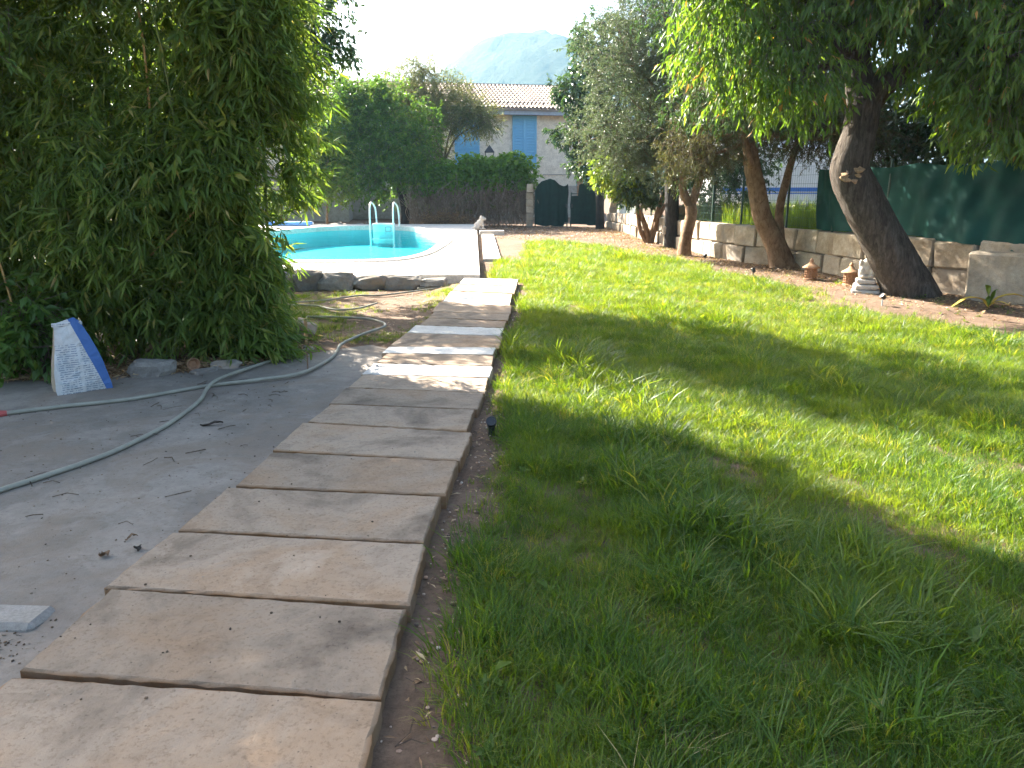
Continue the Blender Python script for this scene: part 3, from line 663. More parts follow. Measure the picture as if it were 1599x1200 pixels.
for (x, y, w, hh, tilt, lab) in ((.66, 29.2, .26, 1.32, 0, 'pale stone block gate post beside the ivy hedge'), (3.72, 28.9, .36, 1.5, R(3.5), 'leaning brown stone gate post at the end of the garden wall')):
    gp = tag(empty('gate_post', (x, y, .03)), lab, 'gate post'); gp.rotation_euler = (0, tilt, 0); z = 0; k = 0; rng = np.random.default_rng(int(x * 9))
    while z < hh:
        h_ = rng.uniform(.2, .3); o = mesh('stone', *cbox(w + rng.normal(0, .012), .3, h_, .015, rng, .006), M['wallstone'], gp); o.location = (rng.normal(0, .008), 0, z); z += h_ + .006
    fix = None

# ------------------------------------------------------------------ garden wall on the right, block by block
seg = np.linalg.norm(np.diff(WALL, axis=0), axis=1); cum = np.concatenate([[0], np.cumsum(seg)]); TOT = cum[-1]
def wall_at(s): return np.array([np.interp(s, cum, WALL[:, 0]), np.interp(s, cum, WALL[:, 1])])
def wall_dir(s):
    d = wall_at(min(s + .2, TOT)) - wall_at(max(s - .2, 0)); return d / np.linalg.norm(d)
def wall_n(s): d = wall_dir(s); return np.array([-d[1], d[0]])      # towards the street side
def wall_top(s): return float(np.interp(s, [0, 4, 10, TOT], [.55, .66, .74, .80]))
mb = MB(); S = np.arange(0, TOT + .01, .4); V = []
for s in S:
    p = wall_at(s); nn = wall_n(s); t = wall_top(s) - .02
    for o_, z in ((.05, -.1), (.05, t), (.33, t), (.33, -.1)): V.append((p[0] + nn[0] * o_, p[1] + nn[1] * o_, z))
F = [(i * 4 + k, i * 4 + k + 1, i * 4 + k + 5, i * 4 + k + 4) for i in range(len(S) - 1) for k in range(3)] + [(0, 1, 2, 3), tuple(range(len(V) - 4, len(V)))]
gw = fix_normals(tag(mesh('garden_wall', V, F, M['mortar']), 'low curved wall of pale sandstone blocks behind the trees on the right', 'wall'))
rng = np.random.default_rng(12)
for course in range(2):
    s = .0 if course == 0 else -.25
    while s < TOT - .2:
        L = rng.uniform(.42, .78); a, b = max(s, 0), min(s + L, TOT - .02); s += L + .012
        if b - a < .15: continue
        mid = (a + b) / 2; p = wall_at(mid); nn = wall_n(mid); d = wall_dir(mid); t = wall_top(mid); h0 = t * .49
        z0, z1 = ((-.06, h0 - .004) if course == 0 else (h0 + .010, t + rng.uniform(-.01, .012)))
        o = mesh('block', *cbox(b - a, .32, z1 - z0, .02, rng, .009), M['wallstone'], gw)
        q = p + nn * (.16 + rng.normal(0, .013)); o.location = (q[0], q[1], z0); o.rotation_euler = (rng.normal(0, .02), rng.normal(0, .014), math.atan2(d[1], d[0]) + rng.normal(0, .012))
# wire fence standing on the wall
fen = tag(empty('wire_fence', (*wall_at(8), .7)), 'dark green wire mesh fence with posts on top of the garden wall', 'fence')
fo = np.array([*wall_at(8), .7])
s = 2.0; posts = []
while s < TOT:
    p = wall_at(s) + wall_n(s) * .16; t = wall_top(s)
    V, F = tube([(p[0], p[1], t - .02), (p[0], p[1], t + 1.12)], .024, 8); mesh('post', V, F, M['greenmetal'], fen, off=fo)
    V, F = tube([(p[0], p[1], t + 1.12), (p[0], p[1], t + 1.14)], .03, 8); mesh('post_cap', V, F, M['greenmetal'], fen, off=fo); posts.append(s)
    s += 1.28
mb = MB(); w = []
for k, s in enumerate(np.arange(2.0, TOT, .06)):
    p = wall_at(s) + wall_n(s) * .185; t = wall_top(s); mb.tube([(p[0], p[1], t + .03), (p[0], p[1], t + 1.08)], .002, 3, cap=False)
for z in np.arange(.04, 1.1, .15):
    P = [(*(wall_at(s) + wall_n(s) * .185), wall_top(s) + z) for s in np.arange(2.0, TOT, .3)]; mb.tube(P, .0025, 3, cap=False)
tag(mb.build('wire_mesh', M['greenmetal'], fen, off=fo), kind='stuff')
# green shade net hung on the near part of the fence
s_a = float(np.interp(-13.75, -WALL[:, 1], cum)); NS, NZ = 150, 22; V = []; at_ = []
for side in (0, 1):
    for j in range(NZ + 1):
        for i in range(NS + 1):
            s = s_a + (TOT - s_a) * i / NS; t = j / NZ; p = wall_at(s); nn = wall_n(s); wt = wall_top(s)
            bot = wt + .015 - .10 * float(sstep(s_a + 1.8, s_a + 4, s)) * (.6 + .4 * math.sin(s * 2)) + .012 * math.sin(s * 5); top = wt + 1.06 - .05 * abs(math.sin(s * 2.45))
            off_ = .10 - .05 * math.sin(s * 3.1 + t * 2.5) * (1 - t * .5) - .028 * math.sin(s * 8 + t * 5 + math.sin(s * 2) * 2) - .012 * math.sin(s * 19 - t * 7) - .10 * (1 - t) ** 2 * float(sstep(s_a + 1.8, s_a + 4, s)) + side * .005
            V.append((p[0] + nn[0] * off_, p[1] + nn[1] * off_, bot + (top - bot) * t))
n1 = (NS + 1) * (NZ + 1)
F = [(j * (NS + 1) + i, j * (NS + 1) + i + 1, (j + 1) * (NS + 1) + i + 1, (j + 1) * (NS + 1) + i) for j in range(NZ) for i in range(NS)]; F += [tuple(q + n1 for q in f[::-1]) for f in F]
tag(mesh('shade_net', V, F, M['net'], smooth=True), 'creased dark green shade net hung on the fence behind the leaning tree', 'netting')
# upright stone slab and the rubble on the wall
V, F = cbox(.95, .16, .72, .03, np.random.default_rng(8), .012); o = fix_normals(mesh('upright_stone', V, F, M['wallstone'])); o.location = (6.42, 9.92, -.03); o.rotation_euler = (R(4), 0, R(-52))
tag(o, 'pale upright stone slab leaning on the garden wall at the right edge', 'stone')
for i, (s_, d_, l_) in enumerate(((-3.45, (.2, .16, .14), 'small rounded'), (-3.15, (.26, .2, .18), 'squarish'), (-2.8, (.32, .22, .2), 'large tan'), (-2.48, (.24, .2, .24), 'tall dark'))):
    s = TOT + s_ ; p = wall_at(s) + wall_n(s) * -.02
    o = rock('loose_stone', (p[0], p[1], wall_top(s) - .005), d_, M['rock'], 70 + i, rz=i * 1.1, flat=.42)
    tag(o, l_ + ' loose stone lying on top of the wall at the right edge', 'stone', 'loose stones on the wall')
# corrugated sheets leaning near the gate
for i, (x, y, a) in enumerate(((3.72, 27.3, 0), (3.74, 26.1, .05), (3.78, 24.9, -.04))):
    V = []; nn_ = 24
    for z in (0, 1.05):
        for k in range(nn_ + 1): V.append((.04 * math.sin(k * 1.3) + (.22 if z else 0), (k / nn_ - .5) * .95, z))
    V += [(a_ + .008, b_, c_) for a_, b_, c_ in V]; q = nn_ + 1
    F = [(k, k + 1, k + 1 + q, k + q) for k in range(nn_)]; F += [tuple(r_ + 2 * q for r_ in f[::-1]) for f in F]
    o = mesh('corrugated_sheet', V, F, M['sheet']); o.location = (x, y, .56); o.rotation_euler = (0, 0, a)
    tag(o, ['pale corrugated sheet leaning on the wall closest to the gate', 'middle pale corrugated sheet leaning on the wall near the gate', 'pale corrugated sheet on the wall nearest the multi-stemmed shrub'][i], 'sheet', 'corrugated sheets leaning by the gate')
# beyond the fence: stone bank and a white vehicle
mb = MB(); bw = tag(empty('street_wall', (8.5, 19, 0)), 'brown rubble wall across the lane behind the fence', 'wall')
rng = np.random.default_rng(5)
for c_ in range(3):
    x = -4.6 - rng.uniform(0, .3)
    while x < 8:
        L = rng.uniform(.4, .8); o = mesh('stone', *cbox(L, .3, .235, .03, rng, .015), M['rock'], bw); o.location = (x + L / 2, rng.normal(0, .02), c_ * .24 + .35); x += L + .015
vh = tag(empty('parked_vehicle', (7.9, 21.5, .45)), 'white parked vehicle with a blue side stripe seen through the fence', 'vehicle')
V, F = cbox(5.4, 2.0, 1.75, .18); o = fix_normals(mesh('body', V, F, M['vehicle'], vh, smooth=False)); o.location = (0, 0, .45)
MB().box(-2.5, 2.5, -1.006, -1.001, .93, 1.03).build('stripe', M['stripe'], vh); MB().box(-2.5, 2.5, -1.006, -1.001, .87, .895).build('thin_stripe', M['stripe'], vh)
for wx in (-1.6, 1.6):
    V, F = lathe([(.16, -.1), (.3, -.1), (.33, -.06), (.33, .06), (.3, .1), (.16, .1)], 20); o = mesh('wheel', [(a, c_, b) for a, b, c_ in V], F, M['black'], vh); o.location = (wx, -.9, .33)

# ------------------------------------------------------------------ vegetation
def unit(v): return v / (np.linalg.norm(v, axis=-1, keepdims=True) + 1e-9)
def leaves(pos, axis, nrm, L, W, rng, bend=.15, four=True):
    """pos, axis, nrm (N,3); L, W (N,)"""
    n = len(pos); a = unit(axis); w = unit(np.cross(a, nrm)); nn = np.cross(w, a)
    L = L[:, None]; W = W[:, None]
    base = pos; Lf = pos + a * L * .42 + w * W * .5 + nn * W * .12; Rt = pos + a * L * .42 - w * W * .5 + nn * W * .12
    tip = pos + a * L - nn * L * bend
    if four:
        md = pos + a * L * .46 - nn * L * bend * .1
        V = np.stack([base, Lf, Rt, md, tip], 1).reshape(-1, 3); b = (np.arange(n) * 5)[:, None]
        F = np.concatenate([b + np.array([[0, 2, 3]]), b + np.array([[0, 3, 1]]), b + np.array([[1, 3, 4]]), b + np.array([[3, 2, 4]])]); k = 5
    else:
        V = np.stack([base, Rt, tip, Lf], 1).reshape(-1, 3); b = (np.arange(n) * 4)[:, None]
        F = np.concatenate([b + np.array([[0, 1, 2]]), b + np.array([[0, 2, 3]])]); k = 4
    return V, F, k
def crown_pts(blobs, n, rng, shell=.28, lump=.25, seed=0):
    """clump centres and outward directions through a set of ellipsoids"""
    wt = np.array([(b[6] if len(b) > 6 else 1) * (b[3] * b[4] * b[5]) ** .667 for b in blobs]); wt /= wt.sum()
    ch = rng.choice(len(blobs), n, p=wt); B = np.array([b[:6] for b in blobs])[ch]
    d = unit(rng.normal(0, 1, (n, 3))); r = np.clip(1 - np.abs(rng.normal(0, shell, n)), .1, 1.05)
    r = r * (1 + lump * vnoise(d * 1.4 + ch[:, None] * 3.1, seed, 1.6))
    P = B[:, :3] + d * B[:, 3:] * r[:, None]
    return P, unit(d / B[:, 3:])
def sprays(P, D, per, tw, L, W, rng, droop=.5, spread=.8, fan=False, jl=.3, outw=.6, bend=.15, four=True, bunch=None):
    n = len(P)
    d = unit(D * outw + rng.normal(0, .55, (n, 3)) + np.array([0, 0, -droop]))
    T = np.repeat(d, per, 0); base = np.repeat(P, per, 0); m = n * per
    t = np.tile((np.arange(per) + .5) / per, n) if not fan else rng.uniform(.75, 1.0, m)
    twl = np.repeat(tw * rng.uniform(.6, 1.3, n), per)
    pos = base + T * (t * twl)[:, None] + rng.normal(0, .01, (m, 3))
    ax = unit(T * .7 + rng.normal(0, spread, (m, 3)) * np.array([1, 1, .6]) + np.array([0, 0, -droop * .8]))
    nr = unit(rng.normal(0, .5, (m, 3)) + np.array([0, 0, 1.0]))
    Ls = L * rng.uniform(1 - jl, 1 + jl, m); Ws = W * rng.uniform(1 - jl, 1 + jl, m)
    V, F, k = leaves(pos, ax, nr, Ls, Ws, rng, bend, four)
    cl = np.repeat(rng.uniform(0, 1, n), per); rnd = np.clip(.45 * cl + .55 * rng.uniform(0, 1, m) + rng.normal(0, .05, m), 0, 1)
    return V, F, np.repeat(rnd, k), d, twl[::per]
def twigs(P, d, tw, r, off, name, parent, material, back=.6):
    mb_V = []; n = len(P); a = np.linspace(0, 2 * np.pi, 3, endpoint=False)
    u = unit(np.cross(d, np.array([.31, .2, .93]))); v = np.cross(d, u)
    s0 = P - d * (tw * back)[:, None]; s1 = P + d * tw[:, None]
    V = np.stack([s0 + r * (math.cos(x) * u + math.sin(x) * v) for x in a] + [s1 + r * .4 * (math.cos(x) * u + math.sin(x) * v) for x in a], 1).reshape(-1, 3)
    b = (np.arange(n) * 6)[:, None]; F = np.concatenate([b + np.array([[0, 1, 4, 3]]), b + np.array([[1, 2, 5, 4]]), b + np.array([[2, 0, 3, 5]])])
    return tag(mesh(name, V, [F], material, parent, off=off), kind='stuff')
def crown(parent, off, blobs, n, per, tw, L, W, material, seed, name='crown', droop=.5, shell=.28, lump=.25, twig=.004, zmin=None, clip=None, four=True, **kw):
    rng = np.random.default_rng(seed); P, D = crown_pts(blobs, n, rng, shell, lump, seed)
    if zmin is not None: k = P[:, 2] > zmin + .2 * vnoise(P, seed + 3, 1.0); P, D = P[k], D[k]
    if clip is not None: k = clip(P); P, D = P[k], D[k]
    V, F, rnd, d, twl = sprays(P, D, per, tw, L, W, rng, droop, four=four, **kw)
    o = tag(mesh(name, V, [F], material, parent, smooth=False, attrs={'rnd': rnd}, off=off), kind='stuff')
    if twig: twigs(P, d, twl, twig, off, 'twigs', parent, M['twig'])
    return o
def limb(parent, off, pts, radii, material, name, n=12, nz=.06, seed=0):
    P = catmull(pts, 7); t = np.linspace(0, 1, len(P)); r = np.interp(t, np.linspace(0, 1, len(radii)), radii)
    V, F = tube(P, r, n, True, nz, seed); return mesh(name, V, F, material, parent, smooth=True, off=off)
def boughs(parent, off, root, blobs, r0, material, seed, kmax=30):
    """branches from a fork into each part of the crown"""
    rng = np.random.default_rng(seed); root = np.array(root)
    for b in blobs[:kmax]:
        c_ = np.array(b[:3]); mid = root * .5 + c_ * .5 + rng.normal(0, .12, 3) + np.array([0, 0, .15])
        br = limb(parent, off, [root, mid, c_], [r0, r0 * .6, r0 * .22], material, 'branch', 8, .05, seed)
        for k in range(3):
            e = c_ + unit(rng.normal(0, 1, 3)) * np.array(b[3:6]) * .75; st = mid * .45 + c_ * .55
            P = catmull([st, (st + e) / 2 + rng.normal(0, .06, 3), e], 4); V, F = tube(P, np.linspace(r0 * .35, r0 * .08, len(P)), 5); mesh('twig_branch', V, F, material, br, smooth=True, off=off)

# --- bamboo clump on the left
bb = tag(empty('bamboo_clump', (-3.6, 7.2, 0)), 'tall dense bamboo clump with hanging leaves on the left', 'bamboo'); boff = (-3.6, 7.2, 0)
rng = np.random.default_rng(21)
def leaf_front(x): return np.interp(x, [-7, -4.2, -3.2, -2.7, -2.2, -1.6], [5.9, 6.05, 6.2, 6.4, 6.6, 6.8])
def front_y(x): return np.interp(x, [-7, -4.2, -3.2, -2.7, -2.2, -1.9], [6.0, 6.25, 6.4, 6.6, 6.9, 7.3])
for i in range(60):
    x = rng.uniform(-6.3, -2.2); y = front_y(x) + rng.uniform(.05, max(.15, (3.5 - .695 * x) / .719 - front_y(x))); h = rng.uniform(3.4, 5.0); lx, ly = rng.normal(0.05, .22), rng.normal(-.1, .22)
    P = catmull([(x, y, -.03), (x + lx * .2, y + ly * .2, h * .4), (x + lx * .6, y + ly * .6, h * .75), (x + lx * 1.6, y + ly * 1.6, h)], 10)
    r = np.linspace(.016, .005, len(P)); r[::4] *= 1.18
    V, F = tube(P, r, 6); mesh('culm', V, F, M['culm'], bb, smooth=True, off=boff)
for (x0, y0, z0, x1, z1) in ((-2.92, 6.55, 2.1, -2.95, 3.0), (-2.98, 6.4, .95, -2.45, 1.45), (-3.9, 6.0, .35, -4.05, 1.2)):
    P = catmull([(x0, y0, z0), ((x0 + x1) / 2 + .01, y0 + .03, (z0 + z1) / 2), (x1, y0 + .05, z1)], 6); V, F = tube(P, [.009, .011] + [.009] * (len(P) - 2), 6); mesh('dry_culm', V, F, M['culm_dry'], bb, smooth=True, off=boff)
for (NB, per, dsc, L_, W_, four_, nm_) in ((12000, 9, .46, .135, .0205, True, 'leaves'), (11000, 9, 1.1, .17, .034, False, 'inner_leaves')):
    x = rng.uniform(-7.2, -1.85, NB); z = .10 + np.where(x < -3.1, 5.4, 4.75) * rng.uniform(0, 1, NB) ** 1.05; z = np.where(z > 4.0, z + .4 * np.sin(x * 2.3) * (z - 4.0), z)
    depth = np.abs(rng.normal(0, dsc, NB)) + (0 if four_ else .35); side = rng.uniform(0, 1, NB) < .14
    edge = np.interp(z, [.1, .9, 1.4, 1.9, 2.6, 3.3, 4.6], [-2.12, -2.25, -2.42, -2.18, -1.95, -2.1, -2.5]) + .07 * np.sin(z * 9)
    ys = np.where(side, rng.uniform(6.5, 7.0, NB), leaf_front(x) + depth + .12 * np.sin(x * 3.3 + z * 2.1) + .16 * np.sin(x * 1.3 - z * 2.9))
    xs = np.where(side, edge + .16 - np.abs(rng.normal(0, .38, NB)) + np.where((rng.uniform(0, 1, NB) < .2) & (z > .7), rng.uniform(0, .42, NB) * (.5 + .5 * np.sin(z * 6.5)), 0) - (0 if four_ else .2), np.where(x > edge - (0 if four_ else .25), edge - np.abs(rng.normal(0, .35, NB)) - (0 if four_ else .25), x))
    lim = (3.35 - .695 * xs) / .719 + .22 * np.sin(z * 2.9 + 1) + .2 * np.sin(z * 6.7) + rng.normal(0, .15, NB) + .8 * (1 - sstep(.6, 1.6, z)); ys = np.where(ys > lim, lim - np.abs(rng.normal(0, .25, NB)), ys); ys = np.maximum(ys, leaf_front(xs) - .2); P = np.stack([xs, ys, z], 1); lowb = ((z < .32) & (rng.uniform(0, 1, NB) < .5)) | ((z > 1.9) & (ys > lim - .75) & (ys > leaf_front(xs) + .25) & (rng.uniform(0, 1, NB) < .72)); P = P[~lowb]; sd = side[~lowb]
    D = np.where(sd[:, None], np.array([.9, .1, .1]), np.array([.15, -.9, .1])); D = D + 0 * P
    V, F, rnd, d, twl = sprays(P, D, per, .17, L_, W_, rng, droop=.55, spread=.62, outw=.75, bend=.1, jl=.35, four=four_)
    tag(mesh(nm_, V, [F], M['bamboo'], bb, attrs={'rnd': rnd}, off=boff), kind='stuff')
    if four_: twigs(P, d, twl, .003, boff, 'twigs', bb, M['culm'])
sb = np.random.default_rng(23); n_ = 330; zz = sb.uniform(1.5, 3.3, n_); k_ = sb.integers(0, 16, n_); zz = 1.55 + k_ * .115 + sb.normal(0, .07, n_)
P = np.stack([-2.0 + sb.uniform(0, .42, n_) * (.55 + .45 * np.sin(k_ * 2.1)), 6.75 + sb.normal(0, .14, n_) + .012 * k_, zz - .1], 1)
V, F, rnd, d, twl = sprays(P, np.tile([.9, .1, -.1], (n_, 1)), 8, .17, .14, .021, sb, droop=.5, spread=.6, outw=.9, bend=.1, jl=.35)
tag(mesh('overhanging_sprays', V, [F], M['bamboo'], bb, attrs={'rnd': rnd}, off=boff), kind='stuff'); twigs(P, d, twl, .003, boff, 'spray_twigs', bb, M['culm'], back=1.6)
# broad-leaved sapling beside the bag and pinnate shrub in front of the bamboo at the far left
for (nm, lab, bx, by, blobs, n_, L, W) in (
    ('sapling', 'broad-leaved sapling behind the cement bag at the left edge', -3.75, 5.98, [(-3.85, 5.98, .42, .34, .2, .4), (-3.62, 6.0, .3, .2, .15, .28)], 150, .10, .045),
    ('pinnate_shrub', 'dark feather-leaved shrub overhanging the bamboo at the upper left', -4.6, 5.75, [(-4.0, 5.75, 2.6, .55, .3, .8), (-4.5, 5.7, 1.7, .5, .3, .9), (-3.85, 5.85, 3.2, .5, .3, .5)], 420, .075, .03)):
    t = tag(empty(nm, (bx, by, 0)), lab, 'shrub'); of = (bx, by, 0)
    c0 = blobs[0]; limb(t, of, [(bx, by, -.03), (bx, by, c0[2] * .5), (c0[0], c0[1], c0[2])], [.02, .012, .005], M['twig'], 'stem', 6, 0)
    for b in blobs[1:]: limb(t, of, [(bx, by, c0[2] * .3), ((bx + b[0]) / 2, by, b[2] * .8), (b[0], b[1], b[2] + b[5] * .5)], [.012, .008, .004], M['twig'], 'stem', 6, 0)
    crown(t, of, blobs, n_, 12, .22, L, W, M['citrus'], 31 + n_, 'foliage', droop=.45, shell=.5, spread=.55)

# --- trees
def make_tree(name, label, base, trunk, tr, tmat, blobs, n, per, tw, L, W, lmat, seed, limbs=(), fork=None, br=.05, cat='tree', **kw):
    t = tag(empty(name, base), label, cat)
    limb(t, base, trunk, tr, M[tmat], 'trunk', 18, .06, seed)
    for i, (pts, rr) in enumerate(limbs): limb(t, base, pts, rr, M[tmat], 'limb', 12, .06, seed + i)
    if blobs: boughs(t, base, fork or trunk[-1], blobs, br, M[tmat], seed); crown(t, base, blobs, n, per, tw, L, W, M[lmat], seed, **kw)
    return t
# tall tree behind the bamboo (its shade crosses the lawn)
make_tree('tall_tree', 'tall dark-leaved tree rising behind the bamboo, left of the sky', (-4.6, 11.4, 0), [(-4.6, 11.4, -.05), (-4.55, 11.4, 1.2), (-4.3, 11.5, 2.4)], [.13, .1, .08], 'bark_dark',
    [(-3.8, 12.0, 4.2, 1.2, 1.2, .9), (-3.5, 12.0, 5.4, 1.2, 1.2, .9), (-4.2, 12.4, 6.2, 1.2, 1.2, .9), (-3.4, 11.9, 3.4, .8, .8, .45), (-4.5, 12.0, 5.0, 1.1, 1.1, 1.0), (-2.7, 11.9, 3.5, .5, .6, .3, 1.3), (-3.1, 12.2, 4.3, .8, .8, .5), (-4.0, 11.0, 2.9, .9, .8, .6), (-4.4, 10.6, 2.4, .8, .7, .5), (-4.25, 10.2, 3.1, .9, .7, .6), (-3.6, 12.2, 2.7, .6, .6, .4), (-4.0, 12.2, 7.0, 1.0, 1.0, .8)], 2900, 11, .28, .10, .042, 'dark', 41, droop=.4, br=.06, shell=.35)  # low blobs, unseen behind the bamboo, added to shade the path
# citrus tree behind the pool
make_tree('citrus_tree', 'dense round citrus tree behind the far edge of the pool', (-4.15, 30.2, .05), [(-4.15, 30.2, -.02), (-4.1, 30.2, .7), (-4.3, 30.2, 1.6)], [.2, .17, .14], 'bark_black',
    [(-5.6, 30.3, 3.6, 1.7, 1.2, 1.4), (-4.0, 30.1, 3.4, 1.4, 1.2, 1.5), (-5.0, 29.9, 2.0, 1.7, 1.0, 1.0), (-3.4, 29.9, 1.9, .9, .8, 1.0), (-6.6, 30.0, 2.5, 1.0, .9, 1.3), (-6.2, 30.3, 4.7, 1.0, .9, .7), (-5.0, 30.3, 4.9, 1.0, .8, .6), (-7.6, 30.4, 3.4, .9, .8, 1.4)], 4600, 10, .36, .14, .06, 'citrus', 51, droop=.35, twig=.006, four=False, shell=.5, lump=.5, spread=.9)
make_tree('young_citrus', 'light green young citrus in front of the citrus tree, left of the ladder', (-6.9, 29.2, .05), [(-6.9, 29.2, -.02), (-6.85, 29.2, .6), (-6.8, 29.2, 1.2)], [.05, .04, .03], 'bark_brown',
    [(-6.7, 29.2, 2.5, .9, .6, 1.1), (-7.3, 29.1, 1.7, .8, .6, .9), (-6.2, 29.1, 1.5, .6, .5, .6)], 520, 9, .24, .14, .06, 'lime', 52, droop=.3, br=.02, twig=.005, four=False)
make_tree('yellow_shrub', 'yellow-green shrub at the far left corner of the deck', (-8.6, 29.3, .05), [(-8.6, 29.3, -.02), (-8.6, 29.3, .4), (-8.55, 29.3, .8)], [.04, .03, .02], 'bark_brown',
    [(-8.6, 29.2, 1.0, .6, .5, .8), (-9.2, 29.3, .8, .6, .5, .6)], 260, 9, .22, .14, .06, 'lime', 53, droop=.3, br=.015, cat='shrub', four=False)
make_tree('feathery_tree', 'airy brownish feathery tree behind the citrus, in front of the house', (-2.6, 32.6, .05), [(-2.6, 32.6, -.02), (-2.6, 32.6, 1.2), (-2.8, 32.6, 2.4)], [.14, .11, .09], 'twig',
    [(-4.3, 32.6, 5.0, 1.4, 1.0, 1.1), (-2.9, 32.5, 4.7, 1.5, 1.0, 1.4), (-1.9, 32.3, 4.25, 1.2, .9, .8), (-3.5, 32.2, 2.8, 1.0, .9, 1.0), (-3.6, 32.5, 6.0, .8, .6, .5), (-1.2, 32.2, 3.95, .8, .6, .45)], 3000, 12, .42, .11, .026, 'feather', 54, droop=.05, shell=.45, spread=.5, twig=.006, outw=1.0, four=False)
# ivy hedge on a dead tangle
hd = tag(empty('ivy_hedge', (-1.2, 29.9, .05)), 'bright ivy hedge over a dry brown stem tangle beside the gate', 'hedge'); hof = (-1.2, 29.9, .05)
hb = [(-3.0, 29.8, 1.75, .8, .6, .5), (-1.9, 29.75, 1.85, .9, .6, .55), (-.8, 29.75, 1.95, .9, .6, .55), (.2, 29.7, 1.95, .8, .6, .62), (-1.4, 29.7, 2.3, .5, .4, .3), (-.1, 29.7, 2.4, .5, .4, .3)]
crown(hd, hof, hb, 2600, 8, .14, .12, .09, M['ivy'], 61, 'foliage', droop=.15, shell=.45, lump=.5, four=False)
rng = np.random.default_rng(62); mb = MB()
for k in range(1500):
    x = rng.uniform(-3.8, .75); y = 29.8 + rng.normal(0, .28); z0 = rng.uniform(0, .9); P = [(x, y, z0), (x + rng.normal(0, .18), y + rng.normal(0, .1), z0 + .45), (x + rng.normal(0, .35), y + rng.normal(0, .12), min(2.0, z0 + rng.uniform(.6, 1.3)))]
    mb.tube(catmull(P, 3), rng.uniform(.004, .013), 3, cap=False)
tag(mb.build('dead_stems', M['dry_stem'], hd, off=hof), kind='stuff')
crown(hd, hof, [(-1.6, 29.75, 1.1, 2.2, .35, .7)], 260, 6, .12, .10, .06, M['feather'], 63, 'dry_leaves', droop=.5, shell=.6, four=False)

# --- right-hand trees
big = make_tree('leaning_tree', 'large dark-barked tree with a thick leaning trunk and pruning scar', (5.55, 10.65, 0),
    [(5.62, 10.65, -.08), (5.35, 10.65, .35), (5.02, 10.65, .85), (4.7, 10.65, 1.35), (4.5, 10.65, 1.72), (4.58, 10.65, 2.2), (4.6, 10.65, 2.62)], [.37, .31, .28, .27, .25, .21, .21], 'bark_dark',
    [], 0, 0, 0, 0, 0, 'carob', 71, limbs=[([(4.6, 10.65, 2.55), (4.45, 10.65, 3.1), (4.3, 10.6, 4.0)], [.2, .16, .1]), ([(4.6, 10.65, 2.5), (4.85, 10.55, 2.85), (5.3, 10.4, 3.1), (6.2, 10.1, 3.6)], [.19, .17, .14, .07])])
bof = (5.55, 10.65, 0)
cb = [(3.0, 10.6, 3.4, 1.0, .8, .9), (2.7, 10.4, 4.3, .9, .8, .9), (3.6, 10.3, 2.95, .75, .7, .65), (4.0, 10.3, 4.2, 1.2, 1.0, .9), (5.2, 9.6, 3.9, 1.2, 1.0, .8), (6.2, 9.3, 3.2, 1.0, .9, .9), (5.55, 9.3, 2.75, .6, .6, .75), (6.6, 9.0, 2.5, .6, .6, .7), (7.2, 9.8, 3.4, 1.2, 1.0, 1.2), (5.0, 10.9, 5.0, 1.6, 1.3, .9), (3.5, 11.0, 5.0, 1.2, 1.0, .8), (6.6, 10.6, 4.6, 1.4, 1.2, 1.0), (5.7, 10.0, 2.75, .6, .6, .5), (6.5, 10.0, 2.6, .7, .6, .6), (7.4, 9.6, 2.5, .8, .7, .6), (5.0, 10.0, 3.6, .8, .7, .5), (8.2, 9.8, 3.0, 1.0, 1.0, 1.3), (5.25, 9.9, 3.05, .6, .5, .45), (6.1, 10.2, 2.4, .6, .5, .45)]
boughs(big, bof, (4.45, 10.6, 3.1), cb[:5] + cb[9:11], .075, M['bark_dark'], 72); boughs(big, bof, (5.3, 10.4, 3.1), cb[5:9] + cb[11:], .075, M['bark_dark'], 73)
crown(big, bof, cb, 6200, 11, .30, .135, .036, M['carob'], 74, droop=.8, shell=.33, spread=.5, lump=.3, bend=.2)
# pruning scar on the trunk
rng = np.random.default_rng(75)
for k in range(9):
    rock('scar_knob', (4.5 - 5.55 + rng.normal(0, .1), -.205 - abs(rng.normal(0, .015)), 1.6 + rng.normal(0, .04)), (.15, .09, .1), M['cutwood'] if k < 6 else M['bark_dark'], 200 + k, big)
